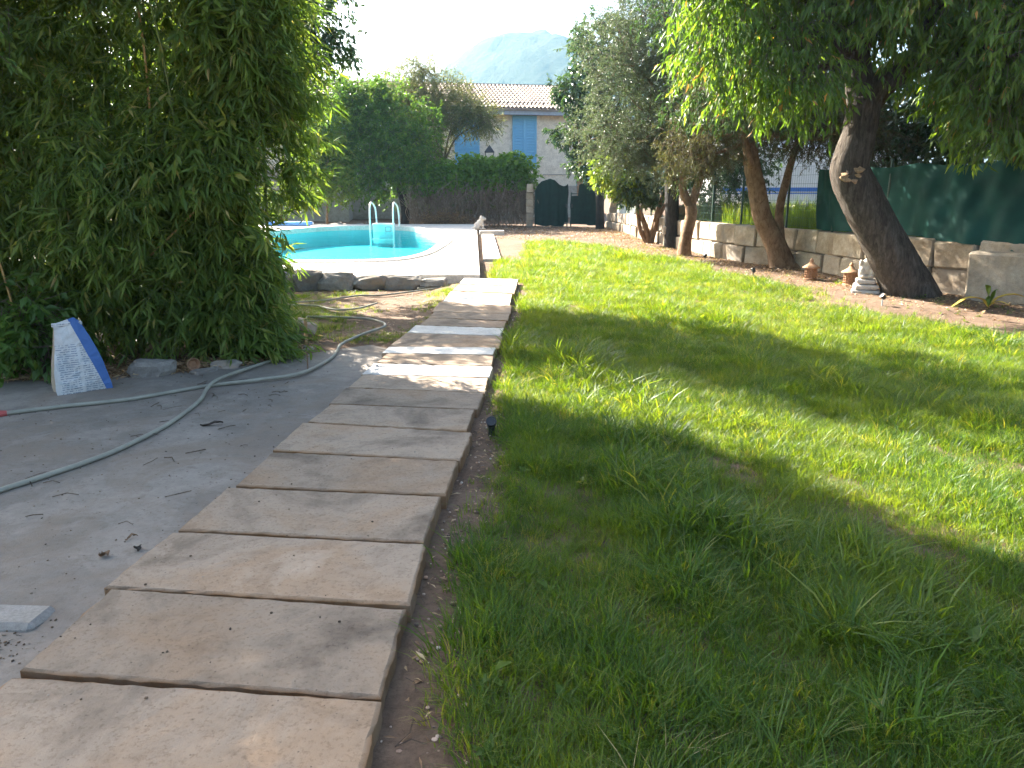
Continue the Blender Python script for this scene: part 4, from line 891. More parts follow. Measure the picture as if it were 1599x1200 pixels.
# tree with two stems
tst = make_tree('two_stemmed_tree', 'reddish-brown two-stemmed tree with exposed roots against the wall', (5.0, 14.1, .05),
    [(4.98, 14.1, -.05), (4.8, 14.1, .4), (4.5, 14.1, .95), (4.36, 14.1, 1.45), (4.24, 14.15, 1.9), (4.2, 14.2, 2.3)], [.26, .19, .165, .155, .14, .1], 'bark_brown',
    [(3.5, 14.4, 2.35, .9, .7, .6), (4.6, 14.3, 2.55, 1.0, .8, .55), (5.4, 14.0, 2.45, .9, .8, .6), (4.4, 14.4, 3.4, 1.4, 1.0, .7), (6.1, 13.6, 2.3, .7, .7, .5), (3.3, 14.8, 1.95, .55, .5, .4), (5.6, 14.6, 2.9, 1.0, .8, .7)], 3400, 16, .22, .055, .014, 'brownleaf', 81,
    limbs=[([(4.86, 14.12, .55), (4.82, 14.2, 1.1), (4.95, 14.3, 1.7), (5.1, 14.3, 2.4)], [.085, .075, .07, .05]), ([(4.3, 14.1, 1.7), (4.1, 14.0, 2.1), (4.0, 14.0, 2.5)], [.08, .07, .04]),
           ([(4.95, 14.05, .1), (4.7, 13.95, .04), (4.5, 13.9, -.02)], [.07, .05, .02]), ([(5.0, 14.0, .12), (4.95, 13.8, .03), (4.92, 13.65, -.03)], [.07, .05, .02]), ([(5.1, 14.0, .12), (5.25, 13.8, .02), (5.3, 13.7, -.03)], [.07, .05, .02])], droop=.3, spread=.7, shell=.4, twig=.005, four=False)
crown(tst, (5.0, 14.1, .05), [(3.4, 13.2, 2.95, 1.0, .8, .5), (3.9, 12.5, 3.5, 1.0, .8, .6), (3.2, 13.3, 4.1, 1.1, .9, .6), (4.4, 13.4, 2.9, .9, .8, .5), (4.6, 12.9, 3.9, 1.0, .9, .6)], 1300, 10, .26, .10, .032, M['dark'], 82, 'added_shade_crown', droop=.5, shell=.4, four=False)  # hidden dark foliage added sunward to dapple the wall and net with shade
# olive
make_tree('olive_tree', 'olive tree with a forked pale trunk and big grey-green crown', (3.72, 16.7, .05),
    [(3.7, 16.7, -.05), (3.72, 16.7, .4), (3.8, 16.7, .9), (3.78, 16.7, 1.12)], [.17, .13, .12, .12], 'bark_brown',
    [(2.6, 16.8, 3.1, 1.1, 1.0, 1.3), (3.5, 16.7, 3.0, 1.1, 1.0, 1.2), (2.2, 16.9, 4.2, .9, .9, .9), (3.2, 16.8, 4.5, 1.2, 1.0, 1.0), (4.3, 16.7, 3.4, 1.1, 1.0, 1.1), (3.0, 16.8, 5.4, 1.0, 1.0, .7), (2.4, 16.5, 2.2, .7, .6, .55), (3.2, 16.9, 2.1, .8, .7, .5), (2.0, 17.4, 2.6, .8, .7, .6), (4.2, 16.8, 2.3, .7, .6, .5), (2.9, 16.8, 6.2, .9, .9, .7), (3.9, 16.8, 6.2, 1.0, .9, .7), (4.4, 16.9, 5.0, 1.0, 1.0, .9)], 7400, 16, .24, .062, .0155, 'olive', 91,
    limbs=[([(3.78, 16.7, 1.05), (3.6, 16.7, 1.45), (3.58, 16.7, 1.75), (3.45, 16.75, 2.4)], [.09, .08, .07, .05]), ([(3.78, 16.7, 1.05), (3.9, 16.7, 1.5), (4.02, 16.7, 2.0), (4.05, 16.7, 2.6)], [.09, .085, .07, .05])], fork=(3.7, 16.7, 2.2), droop=.15, spread=.75, shell=.33, lump=.2, four=False)
# dark straight trunk, ivy-dark crown
make_tree('dark_trunk_tree', 'straight black trunk standing between the olive and the multi-stemmed shrub', (3.88, 18.9, .05),
    [(3.88, 18.9, -.05), (3.85, 18.9, .8), (3.8, 18.9, 1.9), (3.8, 18.9, 3.0)], [.2, .165, .165, .12], 'bark_black',
    [(3.9, 19.0, 3.2, 1.1, 1.0, 1.0), (4.5, 18.8, 1.9, .8, .8, .7), (5.0, 18.2, 1.5, .8, .6, .6), (5.4, 18.0, 2.2, .7, .7, .5), (3.6, 19.2, 4.4, 1.3, 1.1, 1.0)], 1500, 10, .25, .10, .045, 'dark', 101, droop=.4, four=False)
ms = make_tree('multi_stem_shrub', 'multi-stemmed shrub with dark leaves and bright yellow-green outer sprays', (3.55, 20.6, .05),
    [(3.62, 20.6, -.05), (3.5, 20.6, .5), (3.15, 20.6, 1.3)], [.11, .07, .05], 'bark_brown',
    [(3.2, 20.5, 1.45, .5, .5, .4), (3.75, 20.6, 1.5, .5, .5, .4)], 300, 9, .22, .12, .06, 'dark', 111,
    limbs=[([(3.65, 20.6, 0), (3.75, 20.6, .6), (3.95, 20.6, 1.4)], [.1, .07, .05]), ([(3.6, 20.6, 0), (3.35, 20.6, .5), (3.25, 20.65, 1.4)], [.07, .06, .04]), ([(3.7, 20.6, .2), (3.85, 20.5, .8), (4.15, 20.5, 1.3)], [.07, .06, .04])], droop=.4, br=.025, four=False)
crown(ms, (3.55, 20.6, .05), [(2.6, 20.5, 1.9, .6, .5, .45), (2.95, 20.4, 1.55, .5, .4, .35), (3.0, 20.6, 2.5, .6, .5, .4)], 330, 8, .2, .13, .06, M['lime'], 112, 'bright_sprays', droop=.5, four=False)
make_tree('dark_leaf_tree', 'glossy dark-leaved tree in front of the house right corner', (3.1, 27.6, .05), [(3.1, 27.6, -.05), (3.05, 27.6, 1.2), (2.9, 27.6, 2.2)], [.16, .13, .1], 'bark_black',
    [(2.3, 27.6, 4.6, .8, .8, .9), (2.9, 27.6, 3.5, .9, .8, 1.0), (1.9, 27.5, 3.2, .55, .5, .45), (2.4, 27.5, 2.4, .6, .6, .5), (3.4, 27.6, 4.8, 1.2, 1.0, 1.2), (3.2, 27.4, 2.0, .7, .6, .6), (1.75, 27.5, 4.7, .45, .4, .4), (3.0, 27.6, 6.2, 1.2, 1.0, .8)], 1700, 10, .26, .14, .065, 'dark', 121, droop=.5, twig=.006, four=False)
# trees beyond the fence and behind the bamboo that close the background
for i, (nm, lab, x, y, h, blobs, lm) in enumerate((
    ('street_tree', 'shaded evergreen behind the green shade net', 9.2, 13.2, 2.0, [(8.4, 13.2, 3.2, 1.6, 1.3, 1.5), (10.0, 13.2, 3.0, 1.6, 1.3, 1.5), (9.2, 13.2, 4.8, 1.8, 1.4, 1.2), (7.6, 14.2, 2.6, 1.2, 1.0, 1.0), (11.5, 12.5, 3.4, 1.6, 1.3, 1.6), (7.9, 12.2, 2.3, 1.3, .8, .9), (7.0, 13.2, 2.4, .9, .7, .8), (6.7, 14.4, 2.8, .9, .8, .9), (7.6, 12.6, 3.0, .9, .7, .6), (8.6, 12.0, 3.0, 1.5, .8, .9), (10.4, 11.4, 3.2, 1.5, .8, 1.0), (9.6, 11.4, 2.3, 1.5, .8, 1.0), (11.4, 10.6, 2.6, 1.5, .9, 1.3)], 'dark'),
    ('street_tree', 'dark evergreen across the lane behind the white vehicle', 7.4, 25.5, 1.8, [(6.2, 25.4, 3.4, 1.6, 1.2, 1.4), (8.2, 25.4, 3.6, 1.8, 1.2, 1.6), (10.2, 25.4, 3.4, 1.8, 1.2, 1.6), (7.2, 25.4, 5.4, 2.2, 1.4, 1.4), (5.0, 26.2, 3.0, 1.2, 1.0, 1.2), (9.4, 25.6, 5.4, 1.8, 1.4, 1.4)], 'dark'),
    ('background_tree', 'shaded evergreen hidden behind the bamboo at the left', -9.5, 17.0, 1.8, [(-9.5, 17, 3.2, 1.5, 1.8, 1.8), (-9.0, 14, 3.2, 1.5, 1.8, 1.8), (-9.5, 15.5, 5.2, 1.6, 2.0, 1.3), (-9.0, 11.0, 3.0, 1.5, 1.6, 1.8)], 'dark'))):
    make_tree(nm, lab, (x, y, 0), [(x, y, -.05), (x, y, 1.0), (x, y, h)], [.2, .16, .14], 'bark_black', blobs, 3200, 10, .3, .16, .08, lm, 130 + i, droop=.4, shell=.4, twig=0, four=False)

# ------------------------------------------------------------------ grass (tufts instanced on one object)
def tuft(name, nb, h, w, spread, lean, seed, material, seg=3):
    rng = np.random.default_rng(seed); V = []; F = []
    for b in range(nb):
        a = rng.uniform(0, 6.28); r = spread * math.sqrt(rng.uniform()); p = np.array([r * math.cos(a), r * math.sin(a), -.01])
        az = a + rng.normal(0, .9); d = np.array([math.cos(az), math.sin(az), 0]); sd = np.array([-d[1], d[0], 0]); tw = rng.normal(0, .6); sd = unit(sd * math.cos(tw) + d * math.sin(tw))
        H = h * rng.uniform(.45, 1.25); ln = lean * H * rng.uniform(.1, 1.3); ww = w * rng.uniform(.7, 1.3); i0 = len(V)
        for k in range(seg + 1):
            t = k / seg; c_ = p + d * ln * t * t + np.array([0, 0, H * (t - .25 * lean * t * t)]); q = ww * (1 - t ** 1.6) * (.7 + .5 * t)
            if k < seg: V += [c_ - sd * q, c_ + sd * q]
            else: V.append(c_)
        for k in range(seg - 1): F.append((i0 + 2 * k, i0 + 2 * k + 1, i0 + 2 * k + 3, i0 + 2 * k + 2))
        F.append((i0 + 2 * seg - 2, i0 + 2 * seg - 1, i0 + 2 * seg))
    return bpy.data.objects.new(name, mesh_data(name, V, F, material, True))
def weed(name, nl, L, W, seed, material):
    rng = np.random.default_rng(seed); a = np.linspace(0, 6.28, nl, endpoint=False) + rng.normal(0, .25, nl)
    ax = np.stack([np.cos(a), np.sin(a), rng.uniform(.25, 1.0, nl)], 1); nr = np.tile([0, 0, 1.0], (nl, 1)) + rng.normal(0, .15, (nl, 3))
    V, F, k = leaves(np.zeros((nl, 3)) + np.array([0, 0, .03]) * rng.uniform(0, 1.5, (nl, 1)), ax, nr, L * rng.uniform(.6, 1.2, nl), W * rng.uniform(.7, 1.2, nl), rng, .2)
    return bpy.data.objects.new(name, mesh_data(name, V, [F], material, True))
TC = bpy.data.collections.new('tuft_sources')
SRC = []
for i in range(5): SRC.append(tuft(f'a_fine_{i}', 22, .10, .0024, .055, .9, 300 + i, M['grass']))          # 0-4 fine turf
for i in range(4): SRC.append(tuft(f'b_long_{i}', 12, .19, .0046, .04, 1.0, 320 + i, M['grass'], 4))        # 5-8 coarse blades
for i in range(2): SRC.append(weed(f'c_weed_{i}', 8, .055, .026, 330 + i, M['grass']))                        # 9-10 broad-leaved weeds
for i in range(2): SRC.append(tuft(f'd_dry_{i}', 14, .10, .0014, .06, 1.3, 340 + i, M['drygrass']))           # 11-12 dry blades
for i in range(2): SRC.append(tuft(f'e_tall_{i}', 16, .42, .004, .08, .35, 350 + i, M['grass'], 4))           # 13-14 tall roadside grass
for o in SRC: TC.objects.link(o)
def scatter(name, pts, rot, scl, idx, kind='stuff'):
    me = bpy.data.meshes.new(name); me.vertices.add(len(pts)); me.vertices.foreach_set('co', np.asarray(pts, np.float32).ravel())
    a = me.attributes.new('rot', 'FLOAT_VECTOR', 'POINT'); a.data.foreach_set('vector', np.asarray(rot, np.float32).ravel())
    a = me.attributes.new('scl', 'FLOAT', 'POINT'); a.data.foreach_set('value', np.asarray(scl, np.float32))
    a = me.attributes.new('idx', 'INT', 'POINT'); a.data.foreach_set('value', np.asarray(idx, np.int32))
    o = link(bpy.data.objects.new(name, me)); me.materials.append(M['grass'])
    ng = bpy.data.node_groups.new(name + '_nodes', 'GeometryNodeTree')
    ng.interface.new_socket('Geometry', in_out='INPUT', socket_type='NodeSocketGeometry'); ng.interface.new_socket('Geometry', in_out='OUTPUT', socket_type='NodeSocketGeometry')
    gi, go = ng.nodes.new('NodeGroupInput'), ng.nodes.new('NodeGroupOutput')
    ip = ng.nodes.new('GeometryNodeInstanceOnPoints'); ci = ng.nodes.new('GeometryNodeCollectionInfo')
    ci.inputs['Collection'].default_value = TC; ci.inputs['Separate Children'].default_value = True; ci.inputs['Reset Children'].default_value = True
    ip.inputs['Pick Instance'].default_value = True
    def attr(nm, t):
        n_ = ng.nodes.new('GeometryNodeInputNamedAttribute'); n_.data_type = t; n_.inputs['Name'].default_value = nm; return n_.outputs['Attribute']
    L_ = ng.links.new
    L_(gi.outputs[0], ip.inputs['Points']); L_(ci.outputs[0], ip.inputs['Instance'])
    L_(attr('idx', 'INT'), ip.inputs['Instance Index']); L_(attr('rot', 'FLOAT_VECTOR'), ip.inputs['Rotation']); L_(attr('scl', 'FLOAT'), ip.inputs['Scale'])
    L_(ip.outputs[0], go.inputs[0])
    md = o.modifiers.new('grass', 'NODES'); md.node_group = ng
    return tag(o, kind=kind)
rng = np.random.default_rng(400)
def p2(x, y): return np.stack([x, y, 0 * x], 1)
LAWN_R = lambda y: np.interp(y, [0, 6, 7.7, 10.4, 12.5, 14.6, 18.2, 20.2, 21.5], [4.6, 5.4, 5.3, 4.45, 4.05, 3.55, 2.9, 1.7, .3])
def lawn_density(x, y):
    nz = vnoise(p2(x, y), 7, .55); nz2 = vnoise(p2(x, y), 8, 2.2)
    left = np.where(y < 12, path_right(y) + .13 - .07 * sstep(4, 8, y), np.where(y < 15.3, -.35, -.1 + .02 * y)) + .10 * nz2
    right = LAWN_R(y) + .35 * nz
    m = sstep(-.05, .22, x - left) * sstep(-.1, .9, right - x) * sstep(21.6, 20.2, y + .5 * nz)
    return m * np.clip(.85 + .3 * nz + .4 * nz2, 0.5, 1.0), nz, nz2
pts = []; idx = []; scl = []
def spread(n, x0, x1, y0, y1, kinds, probs, s0, s1, dens, pw=1.0):
    y = y0 + (y1 - y0) * rng.uniform(0, 1, n) ** pw; x = rng.uniform(x0, x1, n); d_, nz, nz2 = dens(x, y); k = rng.uniform(0, 1, n) < d_
    x, y, nz = x[k], y[k], nz[k]; pts.append(np.stack([x, y, gh(x, y) + .012 * vnoise(p2(x, y), 3, 2.2)], 1)); idx.append(rng.choice(kinds, len(x), p=probs)); scl.append(rng.uniform(s0, s1, len(x)) * (1 + .22 * np.clip(nz, -1, 1)) * (1 + .5 * np.clip(vnoise(p2(x, y), 27, 2.6), -1, 1)))
fine = [0, 1, 2, 3, 4]; pf = [.2] * 5; lng = [5, 6, 7, 8]; pl = [.25] * 4
spread(52000, -.4, 5.0, 1.2, 7.0, fine, pf, .6, 1.25, lawn_density)
spread(26000, -.4, 5.6, 7.0, 13.0, fine, pf, .7, 1.25, lawn_density)
spread(14000, -.6, 4.6, 13.0, 22.0, fine, pf, .85, 1.5, lawn_density)
def clumpy(x, y):
    d_, nz, nz2 = lawn_density(x, y); c_ = vnoise(p2(x, y), 17, 1.3); return d_ * sstep(-.1, .8, c_), nz, nz2
spread(15000, -.3, 5.0, 1.3, 7.5, lng, pl, .5, 1.15, clumpy)
spread(9000, -.3, 5.0, 7.5, 14, lng, pl, .4, .9, clumpy)
spread(1200, -.3, 3.5, 15, 20, lng, pl, .8, 1.3, clumpy)
spread(420, -.1, 5.0, 1.4, 9, [9, 10], [.5, .5], .6, 1.4, lawn_density)
spread(900, 1, 5.2, 9, 16, [9, 10], [.5, .5], .7, 1.4, lawn_density)
spread(3000, 2.6, 5.4, 8, 17, [11, 12], [.5, .5], .6, 1.2, lawn_density)
spread(1300, -.3, 5.4, 1.4, 12, [11, 12], [.5, .5], .6, 1.2, lawn_density)
def margin(x, y):
    nz = vnoise(p2(x, y), 9, 1.4); e = LAWN_R(y); return sstep(-.6, .2, x - e) * sstep(wall_x(y) - .15, wall_x(y) - .5, x) * np.clip(.25 + .6 * nz, 0, 1), nz, nz
spread(1500, 2.5, 6.2, 7.5, 20, fine + [9, 10], [.12] * 5 + [.2, .2], .4, .8, margin)
def leftpatch(x, y):
    nz = vnoise(p2(x, y), 10, 1.1); nz2 = vnoise(p2(x, y), 11, 2.5); m = sstep(-.02, .1, path_left(y) - x) * sstep(-3.4, -2.6, x) * sstep(7.35, 7.8, y + .2 * nz) * sstep(11.6, 10.6, y)
    near_path = sstep(.5, .1, path_left(y) - x); return m * np.clip(.15 + .75 * nz + .3 * nz2 + .55 * near_path, 0, 1), nz, nz2
spread(5200, -3.2, -.8, 7.3, 11.5, fine, pf, .4, .85, leftpatch)
spread(500, -3.2, -.8, 7.3, 11.5, [11, 12], [.5, .5], .6, 1.1, leftpatch)
# blades growing in the joints of the far slabs
for k in range(140):
    i = rng.choice([14, 15, 16, 16, 17, 18, 19]); a_, b_ = np.array(SLAB_L[i]), np.array(SLAB_R[i]); t = rng.uniform(0, 1); q = a_ * (1 - t) + b_ * t
    pts.append(np.array([[q[0], q[1] - .01, q[2] - .05]])); idx.append(np.array([rng.integers(0, 5)])); scl.append(np.array([rng.uniform(.3, .7)]))
pts, idx, scl = np.concatenate(pts), np.concatenate(idx), np.concatenate(scl)
rot = np.stack([rng.normal(0, .12, len(pts)), rng.normal(0, .12, len(pts)), rng.uniform(0, 6.28, len(pts))], 1)
scatter('grass', pts, rot, scl, idx)
# tall roadside grass beyond the fence
n_ = 2200; x = rng.uniform(4.4, 9, n_); y = rng.uniform(12, 19, n_); k = x > wall_x(y) + .5; x, y = x[k], y[k]
scatter('roadside_grass', np.stack([x, y, gh(x, y)], 1), np.stack([0 * x, 0 * x, rng.uniform(0, 6.28, len(x))], 1), rng.uniform(.9, 1.8, len(x)), rng.choice([13, 14, 13, 14, 11, 12], len(x)))

# ------------------------------------------------------------------ litter, pebbles, twigs on the soil
def litter(name, x, y, L, W, seed, flat=.25, lift=.006, z=None):
    rng = np.random.default_rng(seed); n = len(x); a = rng.uniform(0, 6.28, n)
    ax = np.stack([np.cos(a), np.sin(a), rng.normal(0, flat, n)], 1); nr = unit(np.stack([rng.normal(0, .35, n), rng.normal(0, .35, n), np.ones(n)], 1))
    zz = (gh(x, y) + .012 * vnoise(p2(x, y), 3, 2.2)) if z is None else z
    V, F, k = leaves(np.stack([x, y, zz + lift + .006 * rng.uniform(0, 1, n)], 1), ax, nr, L * rng.uniform(.5, 1.4, n), W * rng.uniform(.6, 1.3, n), rng, .2)
    return tag(mesh(name, V, [F], M['litter'], attrs={'rnd': np.repeat(rng.uniform(0, 1, n), k)}), kind='stuff')
rng = np.random.default_rng(500)
n_ = 9000; y = rng.uniform(7.6, 28, n_); x = wall_x(y) - .05 - np.abs(rng.normal(0, .75, n_)); k = x < wall_x(y) - .06; litter('leaf_litter', x[k], y[k], .07, .022, 501)
n_ = 2600; x = rng.uniform(-4, 3.6, n_); y = rng.uniform(22, 29, n_); k = (x > -.9); litter('gate_litter', x[k], y[k], .10, .03, 502)
n_ = 3000; x = rng.uniform(-4.6, -1.9, n_); y = front_y(x) - .42 + np.abs(rng.normal(0, .35, n_)); litter('bamboo_litter', x, y, .10, .016, 503, z=.014 + 0 * x)
n_ = 900; x = rng.uniform(-3.3, -.9, n_); y = rng.uniform(7.4, 11.6, n_); litter('straw', x, y, .12, .008, 504)
y = rng.uniform(1.6, 9, 520); x = path_right(y) + rng.uniform(.02, .34, 520); litter('path_side_litter', x, y, .045, .011, 505)
def pebbles(name, x, y, z, s, seed, material):
    rng = np.random.default_rng(seed); V0, F0 = ico(1); n = len(x); V0 = V0[None] * (s * rng.uniform(.5, 1.5, n))[:, None, None] * np.stack([rng.uniform(.7, 1.3, n), rng.uniform(.7, 1.3, n), rng.uniform(.4, .8, n)], 1)[:, None, :]
    V = (V0 + np.stack([x, y, z], 1)[:, None, :]).reshape(-1, 3); F = (np.array(F0)[None] + (np.arange(n) * len(ICO1))[:, None, None]).reshape(-1, 3)
    return tag(mesh(name, V, [F], material, attrs={'rnd': np.repeat(rng.uniform(0, 1, n), len(ICO1))}), kind='stuff')
ICO1 = ico(1)[0]
m, nt, out = mat('pebble'); a = nt.nodes.new('ShaderNodeAttribute'); a.attribute_name = 'rnd'
bsdf(nt, out, ramp(nt, a.outputs['Fac'], [(0, (.12, .09, .07)), (.4, (.28, .2, .15)), (.7, (.42, .25, .16)), (1, (.5, .45, .38))]).outputs[0], .85); M['pebble'] = m
y = rng.uniform(1.5, 9, 520); x = path_right(y) + np.abs(rng.normal(.16, .12, 520)); pebbles('pebbles', x, y, gh(x, y) + .006, .006, 510, M['pebble'])
m, nt, out = mat('crumb'); a = nt.nodes.new('ShaderNodeAttribute'); a.attribute_name = 'rnd'
bsdf(nt, out, ramp(nt, a.outputs['Fac'], [(0, (.05, .035, .025)), (.7, (.12, .08, .05)), (1, (.3, .25, .2))]).outputs[0], .9); M['crumb'] = m
x = rng.uniform(-3.4, -1.4, 420); y = rng.uniform(1.9, 6.3, 420); k = x < path_left(y); pebbles('yard_crumbs', x[k], y[k], .013 + 0 * x[k], .0042, 511, M['crumb'])
x = np.concatenate([rng.normal(-1.78, .1, 160), rng.uniform(-1.55, -.5, 60)]); y = np.concatenate([rng.normal(2.24, .07, 160), rng.uniform(1.9, 4.2, 60)]); k = np.concatenate([np.ones(160, bool), np.ones(60, bool)])
pebbles('dark_crumbs', x, y, np.where(x < path_left(y), .015, .058), .0038, 512, M['crumb'])
mb = MB(); rng = np.random.default_rng(520)
for k in range(120):
    if k < 80: y = rng.uniform(1.6, 5.5); x = float(path_right(y)) + rng.uniform(.03, .4); z = .004
    else: x = rng.uniform(-2.6, -1.6); y = rng.uniform(3, 6.6); z = .015
    a = rng.uniform(0, 3.14); L = rng.uniform(.03, .13); mb.tube([(x, y, z + .004), (x + math.cos(a) * L * .5, y + math.sin(a) * L * .5, z + .007 + rng.uniform(0, .008)), (x + math.cos(a + .3) * L, y + math.sin(a + .3) * L, z + .004)], rng.uniform(.0012, .003), 4, cap=False)
tag(mb.build('fallen_twigs', M['twig']), kind='stuff')

# ------------------------------------------------------------------ small things
# cement bag
def cement_bag():
    o = empty('cement_bag', (-3.24, 5.62, .012), R(40))
    rings = []; nz_ = 12
    for j in range(nz_ + 1):
        t = j / nz_; hw = np.interp(t, [0, .1, .45, .8, 1], [.185, .188, .16, .115, .088]); hd_ = np.interp(t, [0, .1, .4, .8, 1], [.07, .072, .06, .03, .012]); cx = .0 - .045 * t ** 1.5; pr = []
        for (sx, sy) in ((-1, -1), (-.5, -1), (0, -1), (.5, -1), (1, -1), (1, -.3), (1, .3), (1, 1), (.5, 1), (0, 1), (-.5, 1), (-1, 1), (-1, .3), (-1, -.3)):
            bulge = (1 - abs(sx) ** 2) * .018 * math.sin(math.pi * min(1, t * 1.1)); gus = (-.02 if abs(sx) == 1 and abs(sy) < .5 else 0) * (1 - t * .3)
            pr.append((cx + sx * (hw + gus) + .006 * math.sin(7 * t + sx * 3), sy * (hd_ + bulge) + .006 * math.sin(9 * t + sx * 5) + .02 * t, t * .5 + (.018 * math.sin(sx * 4) + (.035 * (sx > .4))) * t ** 4))
        rings.append(pr)
    V = np.array([p for r in rings for p in r]); V = V + (np.stack([vnoise(V * 9, 61), vnoise(V * 9, 62), vnoise(V * 9, 63) * .4], 1) * .007) * np.clip(V[:, 2:3] * 12, 0, 1); V = V.tolist(); k = 14; F = []; fm = []
    for j in range(nz_):
        for i in range(k):
            F.append((j * k + i, j * k + (i + 1) % k, (j + 1) * k + (i + 1) % k, (j + 1) * k + i)); fm.append(0 if i < 4 else (1 if i < 7 else (0 if i < 11 else 2)))
    F.append(tuple(range(k))[::-1]); fm.append(2); F.append(tuple(range(nz_ * k, (nz_ + 1) * k))); fm.append(0)
    m, nt, out = mat('bag_print'); tc = nt.nodes.new('ShaderNodeTexCoord'); sp = nt.nodes.new('ShaderNodeSeparateXYZ'); nt.links.new(tc.outputs['Object'], sp.inputs[0])
    def mth(op, a, b=None):
        n = N(nt, 'ShaderNodeMath', operation=op)
        for q, v in enumerate((a, b)):
            if v is None: continue
            if hasattr(v, 'links'): nt.links.new(v, n.inputs[q])
            else: n.inputs[q].default_value = v
        return n.outputs[0]
    X, Z = sp.outputs[0], sp.outputs[2]
    line = mth('LESS_THAN', mth('FRACT', mth('MULTIPLY', Z, 62.0)), .45)
    mp = nt.nodes.new('ShaderNodeMapping'); mp.inputs['Scale'].default_value = (60, 1, 62); nt.links.new(tc.outputs['Object'], mp.inputs[0])
    wd = mth('GREATER_THAN', noise(nt, mp.outputs[0], 1.0, 2, .5), .46)
    body = mth('MULTIPLY', mth('LESS_THAN', Z, .36), mth('GREATER_THAN', mth('ABSOLUTE', mth('ADD', X, .005)), .012))
    ink = mth('MULTIPLY', mth('MULTIPLY', line, wd), mth('MULTIPLY', body, mth('LESS_THAN', mth('ABSOLUTE', X), .15)))
    blk = mth('MULTIPLY', mth('GREATER_THAN', noise(nt, tc.outputs['Object'], 14, 2, .5), .56), mth('LESS_THAN', Z, .3))
    c = mixc(nt, ramp(nt, noise(nt, tc.outputs['Object'], 9, 5, .7), [(.35, (0, 0, 0)), (.7, (1, 1, 1))]).outputs[0], (.56, .56, .55), (.42, .4, .37))
    c = mixc(nt, mth('MULTIPLY', blk, .45), c, (.3, .34, .36)); c = mixc(nt, mth('MULTIPLY', ink, .75), c, (.12, .15, .2))
    blue = mth('GREATER_THAN', mth('ADD', X, mth('MULTIPLY', Z, .33)), .142)
    c = mixc(nt, blue, c, (.05, .12, .31)); bsdf(nt, out, c, .6, .3, noise(nt, tc.outputs['Object'], 18, 4, .6), .4, .02)
    mesh('bag_body', V, F, [m, plain('bag_blue', (.05, .12, .32), .55), plain('bag_paper', (.36, .29, .21), .8)], o, smooth=False, fmat=fm)
    mesh('folded_top', *cbox(.2, .03, .03, .006), m, o).location = (-.045, .02, .49)
    return tag(o, 'half-empty cement bag with blue and white print standing by the bamboo', 'bag')
cement_bag()
# hoses
def hose(name, pts, lab, r=.014, ends=()):
    o = empty(name, (pts[0][0], pts[0][1], 0)); P = [(x, y, z) for x, y, z in pts]; C_ = catmull(P, 12)
    rng = np.random.default_rng(len(pts)); C_[:, :2] += np.cumsum(rng.normal(0, .0012, (len(C_), 2)), 0)
    V, F = tube(C_, r, 10); mesh('tube', V, F, M['hose'], o, smooth=True, off=(pts[0][0], pts[0][1], 0))
    for (i, mname) in ends:
        d = unit(C_[1] - C_[0]) if i == 0 else unit(C_[-2] - C_[-1]); p = C_[0 if i == 0 else -1]
        V, F = tube([p - d * .07, p - d * .04, p, p + d * .03], [.02, .024, .024, .018], 12); mesh('connector', V, F, M[mname], o, off=(pts[0][0], pts[0][1], 0))
    return tag(o, lab, 'hose', 'garden hoses')
z_ = .027
hose('garden_hose', [(-3.42, 4.94, z_), (-3.14, 5.11, z_), (-2.75, 5.3, z_), (-2.34, 5.67, z_), (-2.0, 5.83, z_ + .01), (-1.72, 6.05, z_ + .012), (-1.62, 6.68, z_), (-1.66, 7.25, z_), (-1.57, 7.74, z_), (-1.4, 8.3, z_), (-1.62, 8.7, z_), (-1.95, 8.85, z_), (-2.4, 8.9, z_)], 'grey hose with a red end connector running from the left edge to the grass', ends=((0, 'red'),))
hose('garden_hose', [(-2.75, 3.25, z_), (-2.57, 3.6, z_), (-2.43, 3.86, z_), (-2.29, 4.2, z_), (-2.21, 4.7, z_), (-2.23, 5.25, z_), (-2.29, 5.72, z_ + .027), (-2.18, 6.38, z_), (-1.95, 6.96, z_), (-1.88, 7.08, z_), (-1.98, 7.16, z_)], 'grey hose crossing the concrete from the lower left to the wooden stake')
hose('garden_hose', [(-2.9, 9.9, .02), (-2.5, 9.8, .02), (-2.2, 9.5, .02), (-1.94, 9.6, .02), (-1.76, 10.02, .025)], 'short hose loop lying in the grass beyond the bamboo', r=.012)
hose('garden_hose', [(-2.95, 10.1, .02), (-2.5, 10.3, .02), (-2.15, 10.75, .02), (-1.8, 10.82, .02), (-1.32, 11.35, .02), (-1.04, 11.6, .03), (-1.15, 11.75, .03), (-1.4, 11.45, .03)], 'hose lying below the deck rocks and ending near the path', r=.012)
# stakes
V, F = cbox(.03, .03, .3, .003); o = mesh('wooden_stake', V, F, M['wood']); o.location = (-2.05, 7.5, -.06); o.rotation_euler = (.03, .04, .4); tag(o, 'short square wooden stake beside the bamboo and hose', 'stake')
o = mesh('iron_peg', *tube([(0, 0, 0), (.004, 0, .16)], .006, 6), M['bark_brown']); o.location = (-1.72, 6.3, -.01); tag(o, 'thin rusty peg standing in the concrete edge by the hose', 'peg')
